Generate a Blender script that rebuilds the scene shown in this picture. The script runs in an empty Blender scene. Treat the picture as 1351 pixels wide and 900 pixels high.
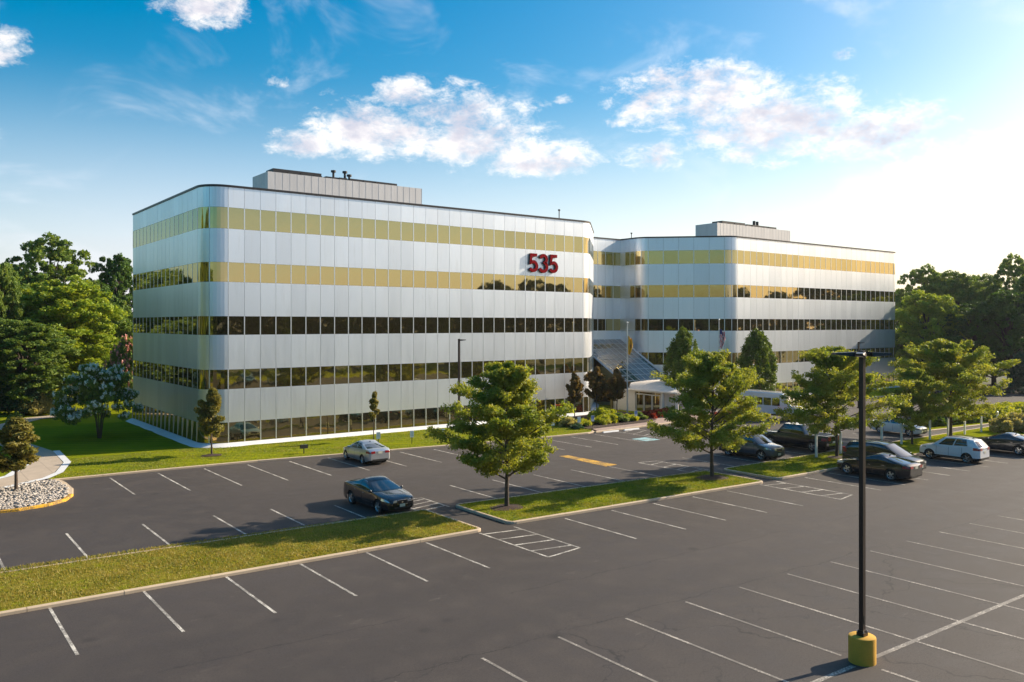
import bpy, bmesh, math, random
import numpy as np
from mathutils import Vector, Matrix
R=math.radians; PI=math.pi
random.seed(7)
S=bpy.context.scene
COL=S.collection
# ---------------------------------------------------------------- camera
cam_d=bpy.data.cameras.new('camera'); cam=bpy.data.objects.new('camera',cam_d); COL.objects.link(cam)
cam.location=(0,0,9.7); cam.rotation_euler=(R(90),0,-math.atan2(833.5,1098.0))
cam_d.sensor_width=36; cam_d.lens=29.26; cam_d.shift_y=-23/1351.0
cam_d.clip_start=.1; cam_d.clip_end=4000
S.camera=cam
# ---------------------------------------------------------------- light
SUNV=Vector((1,-.19,.50)).normalized()
EL=math.asin(SUNV.z); AZ=math.atan2(SUNV.x,SUNV.y)
sd=bpy.data.lights.new('sun','SUN'); sd.energy=5.0; sd.angle=R(.55); sd.color=(1,.86,.66)
so=bpy.data.objects.new('sun',sd); COL.objects.link(so); so.location=(60,-20,60)
so.rotation_euler=SUNV.to_track_quat('Z','Y').to_euler()
S.view_settings.view_transform='Standard'; S.view_settings.look='None'; S.view_settings.gamma=1
S.view_settings.use_curve_mapping=False
S.view_settings.exposure=0.80
S.render.engine='CYCLES'
W=bpy.data.worlds.new('World'); S.world=W; W.use_nodes=True
def world():
    nt=W.node_tree; N=nt.nodes; L=nt.links; N.clear()
    def n(t,**k):
        a=N.new(t)
        for q,v in k.items(): setattr(a,q,v)
        return a
    def m(op,a,b=None,c=None,cl=False):
        q=n('ShaderNodeMath',operation=op,use_clamp=cl)
        for i,v in enumerate((a,b,c)):
            if v is None: continue
            if isinstance(v,(int,float)): q.inputs[i].default_value=v
            else: L.new(v,q.inputs[i])
        return q.outputs[0]
    def mix(f,a,b,bl='MIX'):
        q=n('ShaderNodeMix',data_type='RGBA',blend_type=bl)
        for i,v in ((0,f),(6,a),(7,b)):
            if isinstance(v,(int,float)): q.inputs[i].default_value=v
            elif isinstance(v,tuple): q.inputs[i].default_value=v
            else: L.new(v,q.inputs[i])
        return q.outputs[2]
    tc=n('ShaderNodeTexCoord'); sky=n('ShaderNodeTexSky',sky_type='NISHITA',sun_disc=False)
    sky.sun_elevation=EL; sky.sun_rotation=AZ; sky.altitude=50; sky.air_density=1.1; sky.dust_density=1.8; sky.ozone_density=2.2
    sep=n('ShaderNodeSeparateXYZ'); L.new(tc.outputs['Generated'],sep.inputs[0])
    x,y,z=sep.outputs
    az=m('MULTIPLY',m('ARCTAN2',x,y),180/PI); el=m('MULTIPLY',m('ARCSINE',z),180/PI)
    comb=n('ShaderNodeCombineXYZ'); L.new(m('MULTIPLY',az,.045),comb.inputs[0]); L.new(m('MULTIPLY',el,.075),comb.inputs[1])
    def noise(sc,det,ro=.55,off=0,dist=0.):
        q=n('ShaderNodeTexNoise'); q.inputs['Scale'].default_value=sc; q.inputs['Detail'].default_value=det; q.inputs['Roughness'].default_value=ro
        q.inputs['Distortion'].default_value=dist
        mp=n('ShaderNodeMapping'); mp.inputs['Location'].default_value=(off,off*.6,off*.3); L.new(comb.outputs[0],mp.inputs[0]); L.new(mp.outputs[0],q.inputs['Vector'])
        return q.outputs[0]
    big=noise(5.0,10,.66,3.1,.35); fine=noise(15,9,.68,1.7,.3); tiny=noise(44,6,.7,5.2); soft=noise(2.2,5,.6,9.4,.6)
    nz=m('ADD',m('ADD',m('MULTIPLY',m('SUBTRACT',big,.5),2.7),m('MULTIPLY',m('SUBTRACT',fine,.5),2.6)),m('MULTIPLY',m('SUBTRACT',tiny,.5),.6))
    # (azimuth, elevation, half width, half height, density)
    CL=[(27.6,12.6,5.0,2.4,1.0),(33.8,12.9,6.4,3.2,1.05),(39.0,11.0,4.4,1.7,.95),(23.2,11.8,3.0,1.3,.8),(30,15.2,2.4,1.4,.9),
        (49.5,14.6,6.0,2.7,1.05),(54.6,12.6,6.6,3.2,1.05),(47.0,11.0,2.6,1.3,.8),(60.5,11.8,5.4,2.2,.9),(66,10.0,5,2,.8),(44.2,13.4,1.6,.6,.5),(16.9,19.6,3.1,1.6,1.),(4.6,15.8,2.9,1.6,.9),(3.6,10.6,2.2,1.3,.85),
        (40.9,15.0,1.4,.5,.4),(58.9,16.7,1.0,.7,.5),(20.5,15.5,3.0,.8,.15),
        (150,14,12,4,.9),(245,20,12,3,.9),(-60,12,14,4,.9),(-20,14,9,3,.8),(120,17,9,3,.8),(138,7.5,9,2.2,.9),(112,6,8,1.6,.8)]
    dens=None; relv=None
    for a0,e0,wa,we,st in CL:
        u=m('DIVIDE',m('SUBTRACT',az,a0),wa); v=m('DIVIDE',m('SUBTRACT',el,e0),we)
        vv=m('MULTIPLY',v,m('ADD',1.0,m('MULTIPLY',m('LESS_THAN',v,0.0),.35)))
        d=m('SUBTRACT',1.0,m('ADD',m('MULTIPLY',u,u),m('MULTIPLY',vv,vv)))
        d=m('MAXIMUM',d,-3.)
        d=m('MULTIPLY',d,1.0); 
        if st<1: d=m('SUBTRACT',d,(1-st))
        if dens is None: dens=d; 
        else: dens=m('MAXIMUM',dens,d)
    a=m('ADD',dens,nz)
    mr=n('ShaderNodeMapRange',interpolation_type='SMOOTHSTEP'); L.new(a,mr.inputs[0]); mr.inputs[1].default_value=-.1; mr.inputs[2].default_value=1.25
    cov=mr.outputs[0]
    # thin veils
    wr=n('ShaderNodeMapRange',interpolation_type='SMOOTHSTEP'); L.new(soft,wr.inputs[0]); wr.inputs[1].default_value=.5; wr.inputs[2].default_value=.85; wr.inputs[4].default_value=.55
    # cloud tone: thicker parts away from the sun are greyer
    sh=n('ShaderNodeMapRange',interpolation_type='SMOOTHSTEP'); L.new(m('ADD',dens,m('MULTIPLY',m('SUBTRACT',noise(6,6,.6,3.35),.5),3.4)),sh.inputs[0]); sh.inputs[1].default_value=.05; sh.inputs[2].default_value=1.35
    tone=mix(sh.outputs[0],(8.4,8.0,7.6,1),(4.6,4.6,5.3,1))
    hs=n('ShaderNodeHueSaturation'); hs.inputs['Saturation'].default_value=1.72; hs.inputs['Hue'].default_value=.489; L.new(sky.outputs[0],hs.inputs['Color'])
    c0=mix(wr.outputs[0],hs.outputs[0],(7.6,7.5,7.8,1))
    # pale summer haze low over the horizon
    hz=n('ShaderNodeMapRange',interpolation_type='SMOOTHSTEP'); L.new(el,hz.inputs[0]); hz.inputs[1].default_value=17; hz.inputs[2].default_value=0; hz.inputs[3].default_value=0; hz.inputs[4].default_value=.62
    sdv=n('ShaderNodeVectorMath',operation='DOT_PRODUCT'); L.new(tc.outputs['Generated'],sdv.inputs[0]); sdv.inputs[1].default_value=tuple(SUNV)
    w1=n('ShaderNodeMapRange',interpolation_type='SMOOTHSTEP'); L.new(sdv.outputs['Value'],w1.inputs[0]); w1.inputs[1].default_value=-.5; w1.inputs[2].default_value=.15; w1.inputs[3].default_value=.0; w1.inputs[4].default_value=1
    w2=n('ShaderNodeMapRange',interpolation_type='SMOOTHSTEP'); L.new(sdv.outputs['Value'],w2.inputs[0]); w2.inputs[1].default_value=.2; w2.inputs[2].default_value=.8
    c0=mix(m('MULTIPLY',hz.outputs[0],w1.outputs[0]),c0,mix(w2.outputs[0],(7.9,7.7,8.7,1),(9.2,8.7,8.1,1)))
    c1=mix(cov,c0,tone)
    bg=n('ShaderNodeBackground'); bg.inputs['Strength'].default_value=.091; L.new(c1,bg.inputs[0])
    o=n('ShaderNodeOutputWorld'); L.new(bg.outputs[0],o.inputs[0])
world()
# ---------------------------------------------------------------- helpers
def tag(o,label=None,cat=None,group=None,kind=None):
    if label: o['label']=label
    if cat: o['category']=cat
    if group: o['group']=group
    if kind: o['kind']=kind
    return o
def empty(name,loc=(0,0,0),rz=0,label=None,cat=None,group=None):
    o=bpy.data.objects.new(name,None); COL.objects.link(o); o.location=loc; o.rotation_euler=(0,0,rz); o.empty_display_size=.3
    return tag(o,label,cat,group)
def copy_tree(o,parent=None):
    c=o.copy(); COL.objects.link(c); c.parent=parent
    for ch in list(o.children): copy_tree(ch,c)
    return c
def place(o,loc,rz=0,label=None,group=None,sc=None):
    o.location=loc; o.rotation_euler=(0,0,rz)
    if sc is not None: o.scale=(sc,sc,sc) if isinstance(sc,(int,float)) else sc
    if label: o['label']=label
    if group: o['group']=group
    return o
class MB:
    def __init__(s): s.v=[]; s.f=[]; s.mi=[]; s.cur=0
    def face(s,pts):
        i=len(s.v); s.v+= [tuple(p) for p in pts]; s.f.append(tuple(range(i,i+len(pts)))); s.mi.append(s.cur)
    def mesh(s,vs,fs):
        i=len(s.v); s.v+=[tuple(p) for p in vs]
        for f in fs: s.f.append(tuple(i+k for k in f)); s.mi.append(s.cur)
    def box(s,x0,x1,y0,y1,z0,z1,M=None,bev=0):
        vs=[Vector((x,y,z)) for z in (z0,z1) for y in (y0,y1) for x in (x0,x1)]
        if M: vs=[M@v for v in vs]
        s.mesh(vs,[(0,2,3,1),(4,5,7,6),(0,1,5,4),(2,6,7,3),(0,4,6,2),(1,3,7,5)])
    def tube(s,pts,rad,n=8,cap=True):
        pts=[Vector(p) for p in pts]; rings=[]
        if not hasattr(rad,'__len__'): rad=[rad]*len(pts)
        vs=[];fs=[]
        up=None
        for i,p in enumerate(pts):
            d=(pts[min(i+1,len(pts)-1)]-pts[max(i-1,0)]); 
            if d.length<1e-9: d=Vector((0,0,1))
            d.normalize()
            a=d.cross(Vector((0,0,1))) if abs(d.z)<.95 else d.cross(Vector((1,0,0)))
            if up is not None and a.dot(up)<0: a=-a
            a.normalize(); b=d.cross(a); up=a
            for k in range(n):
                t=2*PI*k/n; vs.append(p+(a*math.cos(t)+b*math.sin(t))*rad[i])
        for i in range(len(pts)-1):
            for k in range(n):
                k2=(k+1)%n; fs.append((i*n+k,i*n+k2,(i+1)*n+k2,(i+1)*n+k))
        if cap:
            fs.append(tuple(reversed(range(n)))); fs.append(tuple((len(pts)-1)*n+k for k in range(n)))
        s.mesh(vs,fs)
    def lathe(s,prof,n=24,M=None,a0=0,a1=2*PI):
        vs=[];fs=[];full=abs(a1-a0-2*PI)<1e-6; c=n if full else n+1
        for r,z in prof:
            for k in range(c):
                t=a0+(a1-a0)*k/n; v=Vector((r*math.cos(t),r*math.sin(t),z)); vs.append(M@v if M else v)
        for i in range(len(prof)-1):
            for k in range(n):
                k2=(k+1)%c if full else k+1
                fs.append((i*c+k,i*c+k2,(i+1)*c+k2,(i+1)*c+k))
        s.mesh(vs,fs)
    def prism(s,poly,z0,z1):
        n=len(poly)
        s.mesh([(x,y,z0) for x,y in poly]+[(x,y,z1) for x,y in poly],
          [tuple(reversed(range(n))),tuple(range(n,2*n))]+[(i,(i+1)%n,n+(i+1)%n,n+i) for i in range(n)])
    def build(s,name,mats,parent=None,smooth=None,loc=None):
        me=bpy.data.meshes.new(name); me.from_pydata(s.v,[],s.f)
        if not isinstance(mats,(list,tuple)): mats=[mats]
        for m_ in mats: me.materials.append(m_)
        if len(mats)>1: me.polygons.foreach_set('material_index',s.mi)
        if smooth is not None:
            me.polygons.foreach_set('use_smooth',[True]*len(me.polygons))
            bm=bmesh.new(); bm.from_mesh(me); bmesh.ops.remove_doubles(bm,verts=bm.verts,dist=1e-4); bm.to_mesh(me); bm.free()
            me.set_sharp_from_angle(angle=R(smooth))
        me.update()
        o=bpy.data.objects.new(name,me); COL.objects.link(o)
        if parent: o.parent=parent
        if loc: o.location=loc
        return o
def fix(o):
    bm=bmesh.new(); bm.from_mesh(o.data); bmesh.ops.recalc_face_normals(bm,faces=bm.faces); bm.to_mesh(o.data); bm.free(); return o
# ---- materials
def mat(name,col,rough=.7,metal=0,spec=.5,var=0,vscale=3,bump=0,bscale=40,coat=0,em=None,stretch=None):
    m=bpy.data.materials.new(name); m.use_nodes=True; nt=m.node_tree; N=nt.nodes; L=nt.links
    b=N['Principled BSDF']; b.inputs['Base Color'].default_value=(*col,1); b.inputs['Roughness'].default_value=rough
    b.inputs['Metallic'].default_value=metal; b.inputs['Specular IOR Level'].default_value=spec
    b.inputs['Coat Weight'].default_value=coat
    tc=N.new('ShaderNodeTexCoord'); vec=tc.outputs['Object']
    if stretch:
        mp=N.new('ShaderNodeMapping'); mp.inputs['Scale'].default_value=stretch; L.new(vec,mp.inputs[0]); vec=mp.outputs[0]
    if var:
        t=N.new('ShaderNodeTexNoise'); t.inputs['Scale'].default_value=vscale; t.inputs['Detail'].default_value=6; t.inputs['Roughness'].default_value=.65; L.new(vec,t.inputs['Vector'])
        r=N.new('ShaderNodeMapRange'); L.new(t.outputs[0],r.inputs[0]); r.inputs[1].default_value=.25; r.inputs[2].default_value=.75; r.inputs[3].default_value=1-var; r.inputs[4].default_value=1+var
        x=N.new('ShaderNodeVectorMath'); x.operation='SCALE'; x.inputs[0].default_value=col; L.new(r.outputs[0],x.inputs['Scale']); L.new(x.outputs[0],b.inputs['Base Color'])
    if bump:
        t=N.new('ShaderNodeTexNoise'); t.inputs['Scale'].default_value=bscale; t.inputs['Detail'].default_value=4; L.new(vec,t.inputs['Vector'])
        bp=N.new('ShaderNodeBump'); bp.inputs['Strength'].default_value=bump; bp.inputs['Distance'].default_value=.02; L.new(t.outputs[0],bp.inputs['Height']); L.new(bp.outputs[0],b.inputs['Normal'])
    return m
class NT:
    """small node helper for richer materials"""
    def __init__(s,name):
        s.m=bpy.data.materials.new(name); s.m.use_nodes=True; s.N=s.m.node_tree.nodes; s.L=s.m.node_tree.links; s.b=s.N['Principled BSDF']
        s.tc=s.N.new('ShaderNodeTexCoord'); s.P=s.N.new('ShaderNodeNewGeometry').outputs['Position']
    def con(s,v,i):
        if isinstance(v,(int,float)): i.default_value=v
        elif isinstance(v,(tuple,list)): i.default_value=v if len(v)!=3 or i.type=='VECTOR' else (*v,1)
        else: s.L.new(v,i)
    def math(s,op,a,b=0.,c=0.,cl=False):
        q=s.N.new('ShaderNodeMath'); q.operation=op; q.use_clamp=cl
        s.con(a,q.inputs[0]); s.con(b,q.inputs[1]); s.con(c,q.inputs[2]); return q.outputs[0]
    def noise(s,sc,det=5,ro=.6,vec=None,dist=0.):
        q=s.N.new('ShaderNodeTexNoise'); q.inputs['Scale'].default_value=sc; q.inputs['Detail'].default_value=det; q.inputs['Roughness'].default_value=ro; q.inputs['Distortion'].default_value=dist
        s.L.new(vec or s.P,q.inputs['Vector']); return q.outputs[0]
    def voro(s,sc,feat='F1',vec=None,out=0):
        q=s.N.new('ShaderNodeTexVoronoi'); q.feature=feat; q.inputs['Scale'].default_value=sc; s.L.new(vec or s.P,q.inputs['Vector']); return q.outputs[out]
    def ramp(s,v,a,b,lo=0.,hi=1.,sm=True):
        q=s.N.new('ShaderNodeMapRange'); q.interpolation_type='SMOOTHSTEP' if sm else 'LINEAR'
        s.con(v,q.inputs[0]); 
        for i,k in enumerate((a,b,lo,hi)): q.inputs[i+1].default_value=k
        return q.outputs[0]
    def mix(s,f,a,b,bl='MIX'):
        q=s.N.new('ShaderNodeMix'); q.data_type='RGBA'; q.blend_type=bl
        s.con(f,q.inputs[0]); s.con(a,q.inputs[6]); s.con(b,q.inputs[7]); return q.outputs[2]
    def map(s,scale,rot=(0,0,0),vec=None):
        q=s.N.new('ShaderNodeMapping'); q.inputs['Scale'].default_value=scale; q.inputs['Rotation'].default_value=rot; s.L.new(vec or s.P,q.inputs[0]); return q.outputs[0]
    def bump(s,h,st=.5,d=.02):
        q=s.N.new('ShaderNodeBump'); q.inputs['Strength'].default_value=st; q.inputs['Distance'].default_value=d; s.L.new(h,q.inputs['Height']); s.L.new(q.outputs[0],s.b.inputs['Normal'])
    def set(s,**k):
        for n_,v in k.items(): s.con(v,s.b.inputs[n_.replace('_',' ')])
        return s.m
def m_asphalt():
    t=NT('asphalt'); 
    broad=t.noise(.09,4,.55,t.map((.35,1,1))); mid=t.noise(.8,6,.6); gr=t.noise(55,3,.8); gr2=t.noise(14,5,.7)
    c=t.mix(t.ramp(broad,.3,.7),(.033,.026,.024),(.053,.043,.039))
    c=t.mix(t.ramp(mid,.45,.72,0,.6),c,(.062,.052,.047))
    c=t.mix(t.ramp(gr,.42,.72,0,.8),c,(.125,.108,.096))
    c=t.mix(t.ramp(gr2,.52,.3,0,.65),c,(.024,.020,.019))
    # tyre polished lanes: darker along the aisles
    sx=t.N.new('ShaderNodeSeparateXYZ'); t.L.new(t.P,sx.inputs[0]); Y=t.math('ADD',sx.outputs[1],t.math('MULTIPLY',sx.outputs[0],.04))
    X=sx.outputs[0]
    for y0,w,st in ((26.,1.3,.22),(22.3,1.1,.25),(46.2,1.5,.2)):
        g=t.math('DIVIDE',t.math('SUBTRACT',Y,y0),w); g=t.math('MULTIPLY',g,g); g=t.math('SUBTRACT',1.0,g,cl=True)
        c=t.mix(t.math('MULTIPLY',t.math('MULTIPLY',g,st),t.ramp(mid,.2,.7)),c,(.030,.027,.027))
    # light scuffs
    sc=t.ramp(t.noise(.55,7,.75,t.map((1,2.2,1),(0,0,.3))),.60,.76,0,.5); c=t.mix(sc,c,(.18,.155,.13))
    # oil drips
    oil=t.ramp(t.voro(.5),.0,.20,.75,0); c=t.mix(t.math('MULTIPLY',oil,t.ramp(t.noise(.2,2),.5,.6)),c,(.018,.016,.016))
    # cracks, mainly in the old front bays
    wv=t.map((1,1,1)); 
    wob=t.N.new('ShaderNodeTexNoise'); wob.inputs['Scale'].default_value=.9; wob.inputs['Detail'].default_value=5; t.L.new(t.P,wob.inputs['Vector'])
    ad=t.N.new('ShaderNodeVectorMath'); ad.operation='MULTIPLY_ADD'; t.L.new(wob.outputs[1],ad.inputs[0]); ad.inputs[1].default_value=(1.8,1.8,0); t.L.new(t.P,ad.inputs[2])
    flat=t.map((.62,1,.0),vec=ad.outputs[0])
    cr=t.voro(.17,'DISTANCE_TO_EDGE',flat); cr2=t.voro(.75,'DISTANCE_TO_EDGE',flat)
    area=t.ramp(Y,21.5,19.5,0,1); area2=t.math('MULTIPLY',t.ramp(t.noise(.13,3),.46,.56),t.math('ADD',t.math('MULTIPLY',area,.8),.12))
    l1=t.math('MULTIPLY',t.ramp(cr,.0,.0042,.75,0),t.math('ADD',t.math('MULTIPLY',area,.75),.2)); l2=t.math('MULTIPLY',t.ramp(cr2,.0,.012,.6,0),area2)
    l=t.math('MAXIMUM',l1,l2)
    # long construction joints
    wy=t.math('ADD',Y,t.math('MULTIPLY',t.math('SUBTRACT',t.noise(.5,6,.65),.5),1.1))
    for y0 in (20.6,9.1,24.6):
        j=t.ramp(t.math('ABSOLUTE',t.math('SUBTRACT',wy,y0)),.0,.035,.85,0); l=t.math('MAXIMUM',l,t.math('MULTIPLY',j,t.ramp(t.noise(.15,3),.36,.44)))
    c=t.mix(l,c,(.014,.013,.013))
    t.bump(t.math('ADD',t.math('MULTIPLY',gr,.5),gr2),.35,.012)
    return t.set(Base_Color=c,Roughness=t.ramp(mid,.3,.7,.70,.84),Specular_IOR_Level=.38)
def m_paint(name,col,wear=.5):
    t=NT(name); n1=t.noise(16,6,.7); n2=t.noise(1.1,3,.6)
    f=t.ramp(t.math('ADD',t.math('MULTIPLY',n1,.75),t.math('MULTIPLY',n2,.5)),.54+wear*.12,.66+wear*.12,0,.85)
    c=t.mix(f,col,(.085,.075,.068)); c=t.mix(t.ramp(t.noise(4,4),.35,.8,0,.4),c,tuple(x*.6 for x in col)); return t.set(Base_Color=c,Roughness=.75)
def m_lawn(name,dry=.0,stripes=True):
    t=NT(name); broad=t.noise(.25,5,.6); mid=t.noise(2.2,6,.7); fine=t.noise(30,4,.75)
    c=t.mix(t.ramp(broad,.3,.7),(.22,.26,.006),(.32,.33,.008))
    c=t.mix(t.ramp(mid,.42-.12*dry,.72-.2*dry,0,.35+.5*dry),c,(.30,.225,.05))
    c=t.mix(t.ramp(fine,.35,.75,0,.5),c,(.070,.105,.010))
    if stripes:
        w=t.N.new('ShaderNodeTexWave'); w.inputs['Scale'].default_value=.26; w.inputs['Distortion'].default_value=1.2; w.inputs['Detail Scale'].default_value=.3; t.L.new(t.map((1,1,1),(0,0,-.9)),w.inputs[0])
        c=t.mix(t.ramp(w.outputs[1],.3,.7,0,.28),c,(.085,.135,.010))
    t.bump(t.math('ADD',fine,t.math('MULTIPLY',mid,2.)),.8,.05)
    return t.set(Base_Color=c,Roughness=1.,Specular_IOR_Level=.0)
def m_concrete(name,col=(.42,.35,.27),joint=0):
    t=NT(name); n1=t.noise(1.3,6,.65); n2=t.noise(25,4,.7)
    c=t.mix(t.ramp(n1,.3,.75,0,.5),col,tuple(x*.66 for x in col)); c=t.mix(t.ramp(n2,.4,.8,0,.4),c,tuple(x*.62 for x in col))
    c=t.mix(t.ramp(t.noise(.6,7,.8,t.map((1,1,4))),.58,.74,0,.5),c,tuple(x*.4 for x in col))
    if joint:
        sx=t.N.new('ShaderNodeSeparateXYZ'); t.L.new(t.P,sx.inputs[0])
        j=t.math('ABSOLUTE',t.math('SUBTRACT',t.math('FRACT',t.math('DIVIDE',sx.outputs[0],joint)),.5)); c=t.mix(t.ramp(j,0,.012,.8,0),c,(.1,.08,.07))
    t.bump(n2,.3,.01); return t.set(Base_Color=c,Roughness=.85)
def m_leaf(name,c1,c2,trans=.35,c3=None):
    m=bpy.data.materials.new(name); m.use_nodes=True; N=m.node_tree.nodes; L=m.node_tree.links; N.clear()
    g=N.new('ShaderNodeNewGeometry'); 
    mx=N.new('ShaderNodeMix'); mx.data_type='RGBA'; mx.inputs[6].default_value=(*c1,1); mx.inputs[7].default_value=(*c2,1); L.new(g.outputs['Random Per Island'],mx.inputs[0])
    col=mx.outputs[2]
    tc=N.new('ShaderNodeTexCoord'); ns=N.new('ShaderNodeTexNoise'); ns.inputs['Scale'].default_value=.9; ns.inputs['Detail'].default_value=3; L.new(tc.outputs['Object'],ns.inputs[0])
    mr=N.new('ShaderNodeMapRange'); L.new(ns.outputs[0],mr.inputs[0]); mr.inputs[1].default_value=.42; mr.inputs[2].default_value=.68
    mx2=N.new('ShaderNodeMix'); mx2.data_type='RGBA'; L.new(mr.outputs[0],mx2.inputs[0]); L.new(col,mx2.inputs[6]); mx2.inputs[7].default_value=(*(c3 or tuple(x*1.35 for x in c2)),1); mx2.clamp_factor=True
    f=N.new('ShaderNodeMath'); f.operation='MULTIPLY'; L.new(mr.outputs[0],f.inputs[0]); f.inputs[1].default_value=.55; L.new(f.outputs[0],mx2.inputs[0])
    p=N.new('ShaderNodeBsdfPrincipled'); L.new(mx2.outputs[2],p.inputs['Base Color']); p.inputs['Roughness'].default_value=.55; p.inputs['Specular IOR Level'].default_value=.25
    tr=N.new('ShaderNodeBsdfTranslucent'); sc=N.new('ShaderNodeMix'); sc.data_type='RGBA'; sc.blend_type='MULTIPLY'; sc.inputs[0].default_value=1; L.new(mx2.outputs[2],sc.inputs[6]); sc.inputs[7].default_value=(1.5,1.35,.6,1); L.new(sc.outputs[2],tr.inputs[0])
    ms=N.new('ShaderNodeMixShader'); ms.inputs[0].default_value=trans; L.new(p.outputs[0],ms.inputs[1]); L.new(tr.outputs[0],ms.inputs[2])
    o=N.new('ShaderNodeOutputMaterial'); L.new(ms.outputs[0],o.inputs[0]); return m
def m_clad():
    t=NT('brushed aluminium'); n1=t.noise(1.0,4,.6,t.map((.5,.5,.12))); n2=t.noise(9,4,.7,t.map((1,1,.05)))
    rnd=t.N.new('ShaderNodeNewGeometry').outputs['Random Per Island']
    c=t.mix(rnd,(.75,.775,.825),(.84,.865,.915)); c=t.mix(t.ramp(n1,.35,.8,0,.25),c,(.70,.70,.70)); c=t.mix(t.ramp(t.noise(2.2,6,.7,t.map((1.4,1.4,.14))),.52,.75,0,.30),c,(.60,.61,.62)); c=t.mix(t.ramp(n2,.5,.8,0,.2),c,(.68,.68,.67))
    return t.set(Base_Color=c,Metallic=.80,Roughness=t.ramp(n2,.3,.8,.34,.44))
def m_glass():
    t=NT('bronze mirror glass'); 
    n1=t.noise(.75,2,.5); t.bump(n1,.10,.05)
    rnd=t.N.new('ShaderNodeNewGeometry').outputs['Random Per Island']
    c=t.mix(rnd,(.375,.315,.155),(.46,.375,.185))
    return t.set(Base_Color=c,Metallic=.96,Roughness=.025)
M={}
M['asphalt']=m_asphalt(); M['line']=m_paint('white line paint',(.72,.68,.60),-.05); M['line_old']=m_paint('worn line paint',(.60,.54,.46),-.35)
M['yline']=m_paint('yellow kerb paint',(.78,.42,.02),0.1); M['bline']=m_paint('pale blue paint',(.35,.62,.66),.3)
M['lawn']=m_lawn('mown lawn'); M['turf']=m_lawn('island turf',.9,False); M['turf2']=m_lawn('greener island turf',.1,False)
M['kerb']=m_concrete('kerb concrete',(.60,.47,.33)); M['path']=m_concrete('path concrete',(.50,.41,.32),1.6); M['walk']=m_concrete('pinkish paving',(.36,.26,.22),1.5)
M['sill']=mat('white painted concrete',(.72,.73,.75),.6,var=.08,vscale=.8)
M['clad']=m_clad(); M['glass']=m_glass()
M['gap']=mat('dark joint',(.10,.10,.10),.8); M['mull']=mat('aluminium mullion',(.72,.73,.74),.35,.7)
M['coping']=mat('bronze coping',(.035,.03,.03),.4,.4); M['roof']=mat('roof membrane',(.30,.29,.28),.9,var=.2)
M['pent']=mat('ribbed screen metal',(.52,.505,.50),.5,.35,var=.12,vscale=1.5,stretch=(1,1,.15))
M['dark']=mat('dark steel',(.03,.03,.032),.5,.5); M['bronze']=mat('bronze pole paint',(.035,.022,.018),.38,.2)
M['red']=mat('red sign face',(.27,.001,.006),.8,spec=.05); M['black']=mat('black rubber plastic',(.012,.012,.012),.6)
M['signwhite']=mat('white sign panel',(.75,.77,.80),.5); M['blue']=mat('blue sign paint',(.02,.10,.42),.5)
M['postgreen']=mat('green sign post',(.03,.05,.03),.5); M['white']=mat('white paint',(.76,.76,.75),.5,var=.05)
M['alu']=mat('pole aluminium',(.60,.60,.60),.4,.7)
M['canopy']=mat('canopy sheet',(.70,.64,.58),.5,.1,var=.06); M['frame']=mat('glazing bar',(.62,.63,.64),.35,.6)
M['atrium']=None
M['mulch']=mat('bark mulch',(.040,.020,.014),.95,var=.5,vscale=12,bump=1,bscale=30)
M['bark']=mat('grey brown bark',(.075,.055,.042),.9,var=.35,vscale=6,bump=.7,bscale=14,stretch=(1,1,.3))
M['yconc']=m_concrete('yellow painted concrete',(.66,.36,.035)); M['stone']=mat('river stone',(.44,.39,.34),.8,var=.35,vscale=2.5)
M['soil']=mat('gravel bed soil',(.20,.17,.14),.95,var=.4,vscale=8)
M['forestfloor']=mat('woodland ground',(.045,.055,.020),.95,var=.5,vscale=.6)
L_=dict(
 locust=m_leaf('locust leaf',(.135,.20,.026),(.29,.345,.045),.42,(.48,.43,.07)),
 deep=m_leaf('deep green leaf',(0.048,0.103,0.021),(0.103,0.182,0.031),.3),
 bright=m_leaf('bright oak leaf',(0.143,0.242,0.026),(0.308,0.396,0.040),.38,(0.484,0.506,0.055)),
 mid=m_leaf('maple leaf',(0.084,0.168,0.038),(0.179,0.263,0.046),.35,(0.294,0.336,0.062)),
 horn=m_leaf('hornbeam leaf',(0.072,0.136,0.016),(0.144,0.192,0.024),.3),
 plum=m_leaf('rusty leaf',(0.143,0.072,0.023),(0.143,0.130,0.033),.35,(0.260,0.143,0.039)),
 young=m_leaf('olive leaf',(0.126,0.140,0.031),(0.238,0.217,0.049),.38,(0.350,0.266,0.070)),
 bluish=m_leaf('blue green leaf',(0.026,0.072,0.046),(0.058,0.130,0.072),.3),
 white=m_leaf('white blossom',(.70,.72,.70),(.85,.86,.82),.2,(.8,.8,.8)),
 pink=m_leaf('pink blossom',(.62,.25,.25),(.75,.40,.36),.2,(.7,.4,.35)),
 red=m_leaf('red foliage',(.22,.025,.015),(.30,.05,.02),.3,(.4,.05,.02)),
 orange=m_leaf('orange blossom',(.75,.09,.02),(.8,.16,.02),.3,(.8,.2,.03)),
 lime=m_leaf('lime foliage',(0.260,0.338,0.019),(0.429,0.442,0.026),.35,(0.520,0.494,0.039)),
 dry=m_leaf('dry grass blade',(.19,.19,.03),(.36,.30,.07),.35,(.42,.32,.10)),
 straw=m_leaf('straw grass',(.30,.30,.10),(.45,.40,.18),.4,(.5,.45,.2)),
 shade=m_leaf('darkened woodland leaf',(.022,.048,.010),(.045,.080,.014),.25,(.06,.09,.02)),  # leaf colour darkened so the trees mirrored in the glass look dark
 blade=m_leaf('grass blade',(0.120,0.184,0.024),(0.224,0.264,0.040),.35,(0.384,0.320,0.096)))
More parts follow.
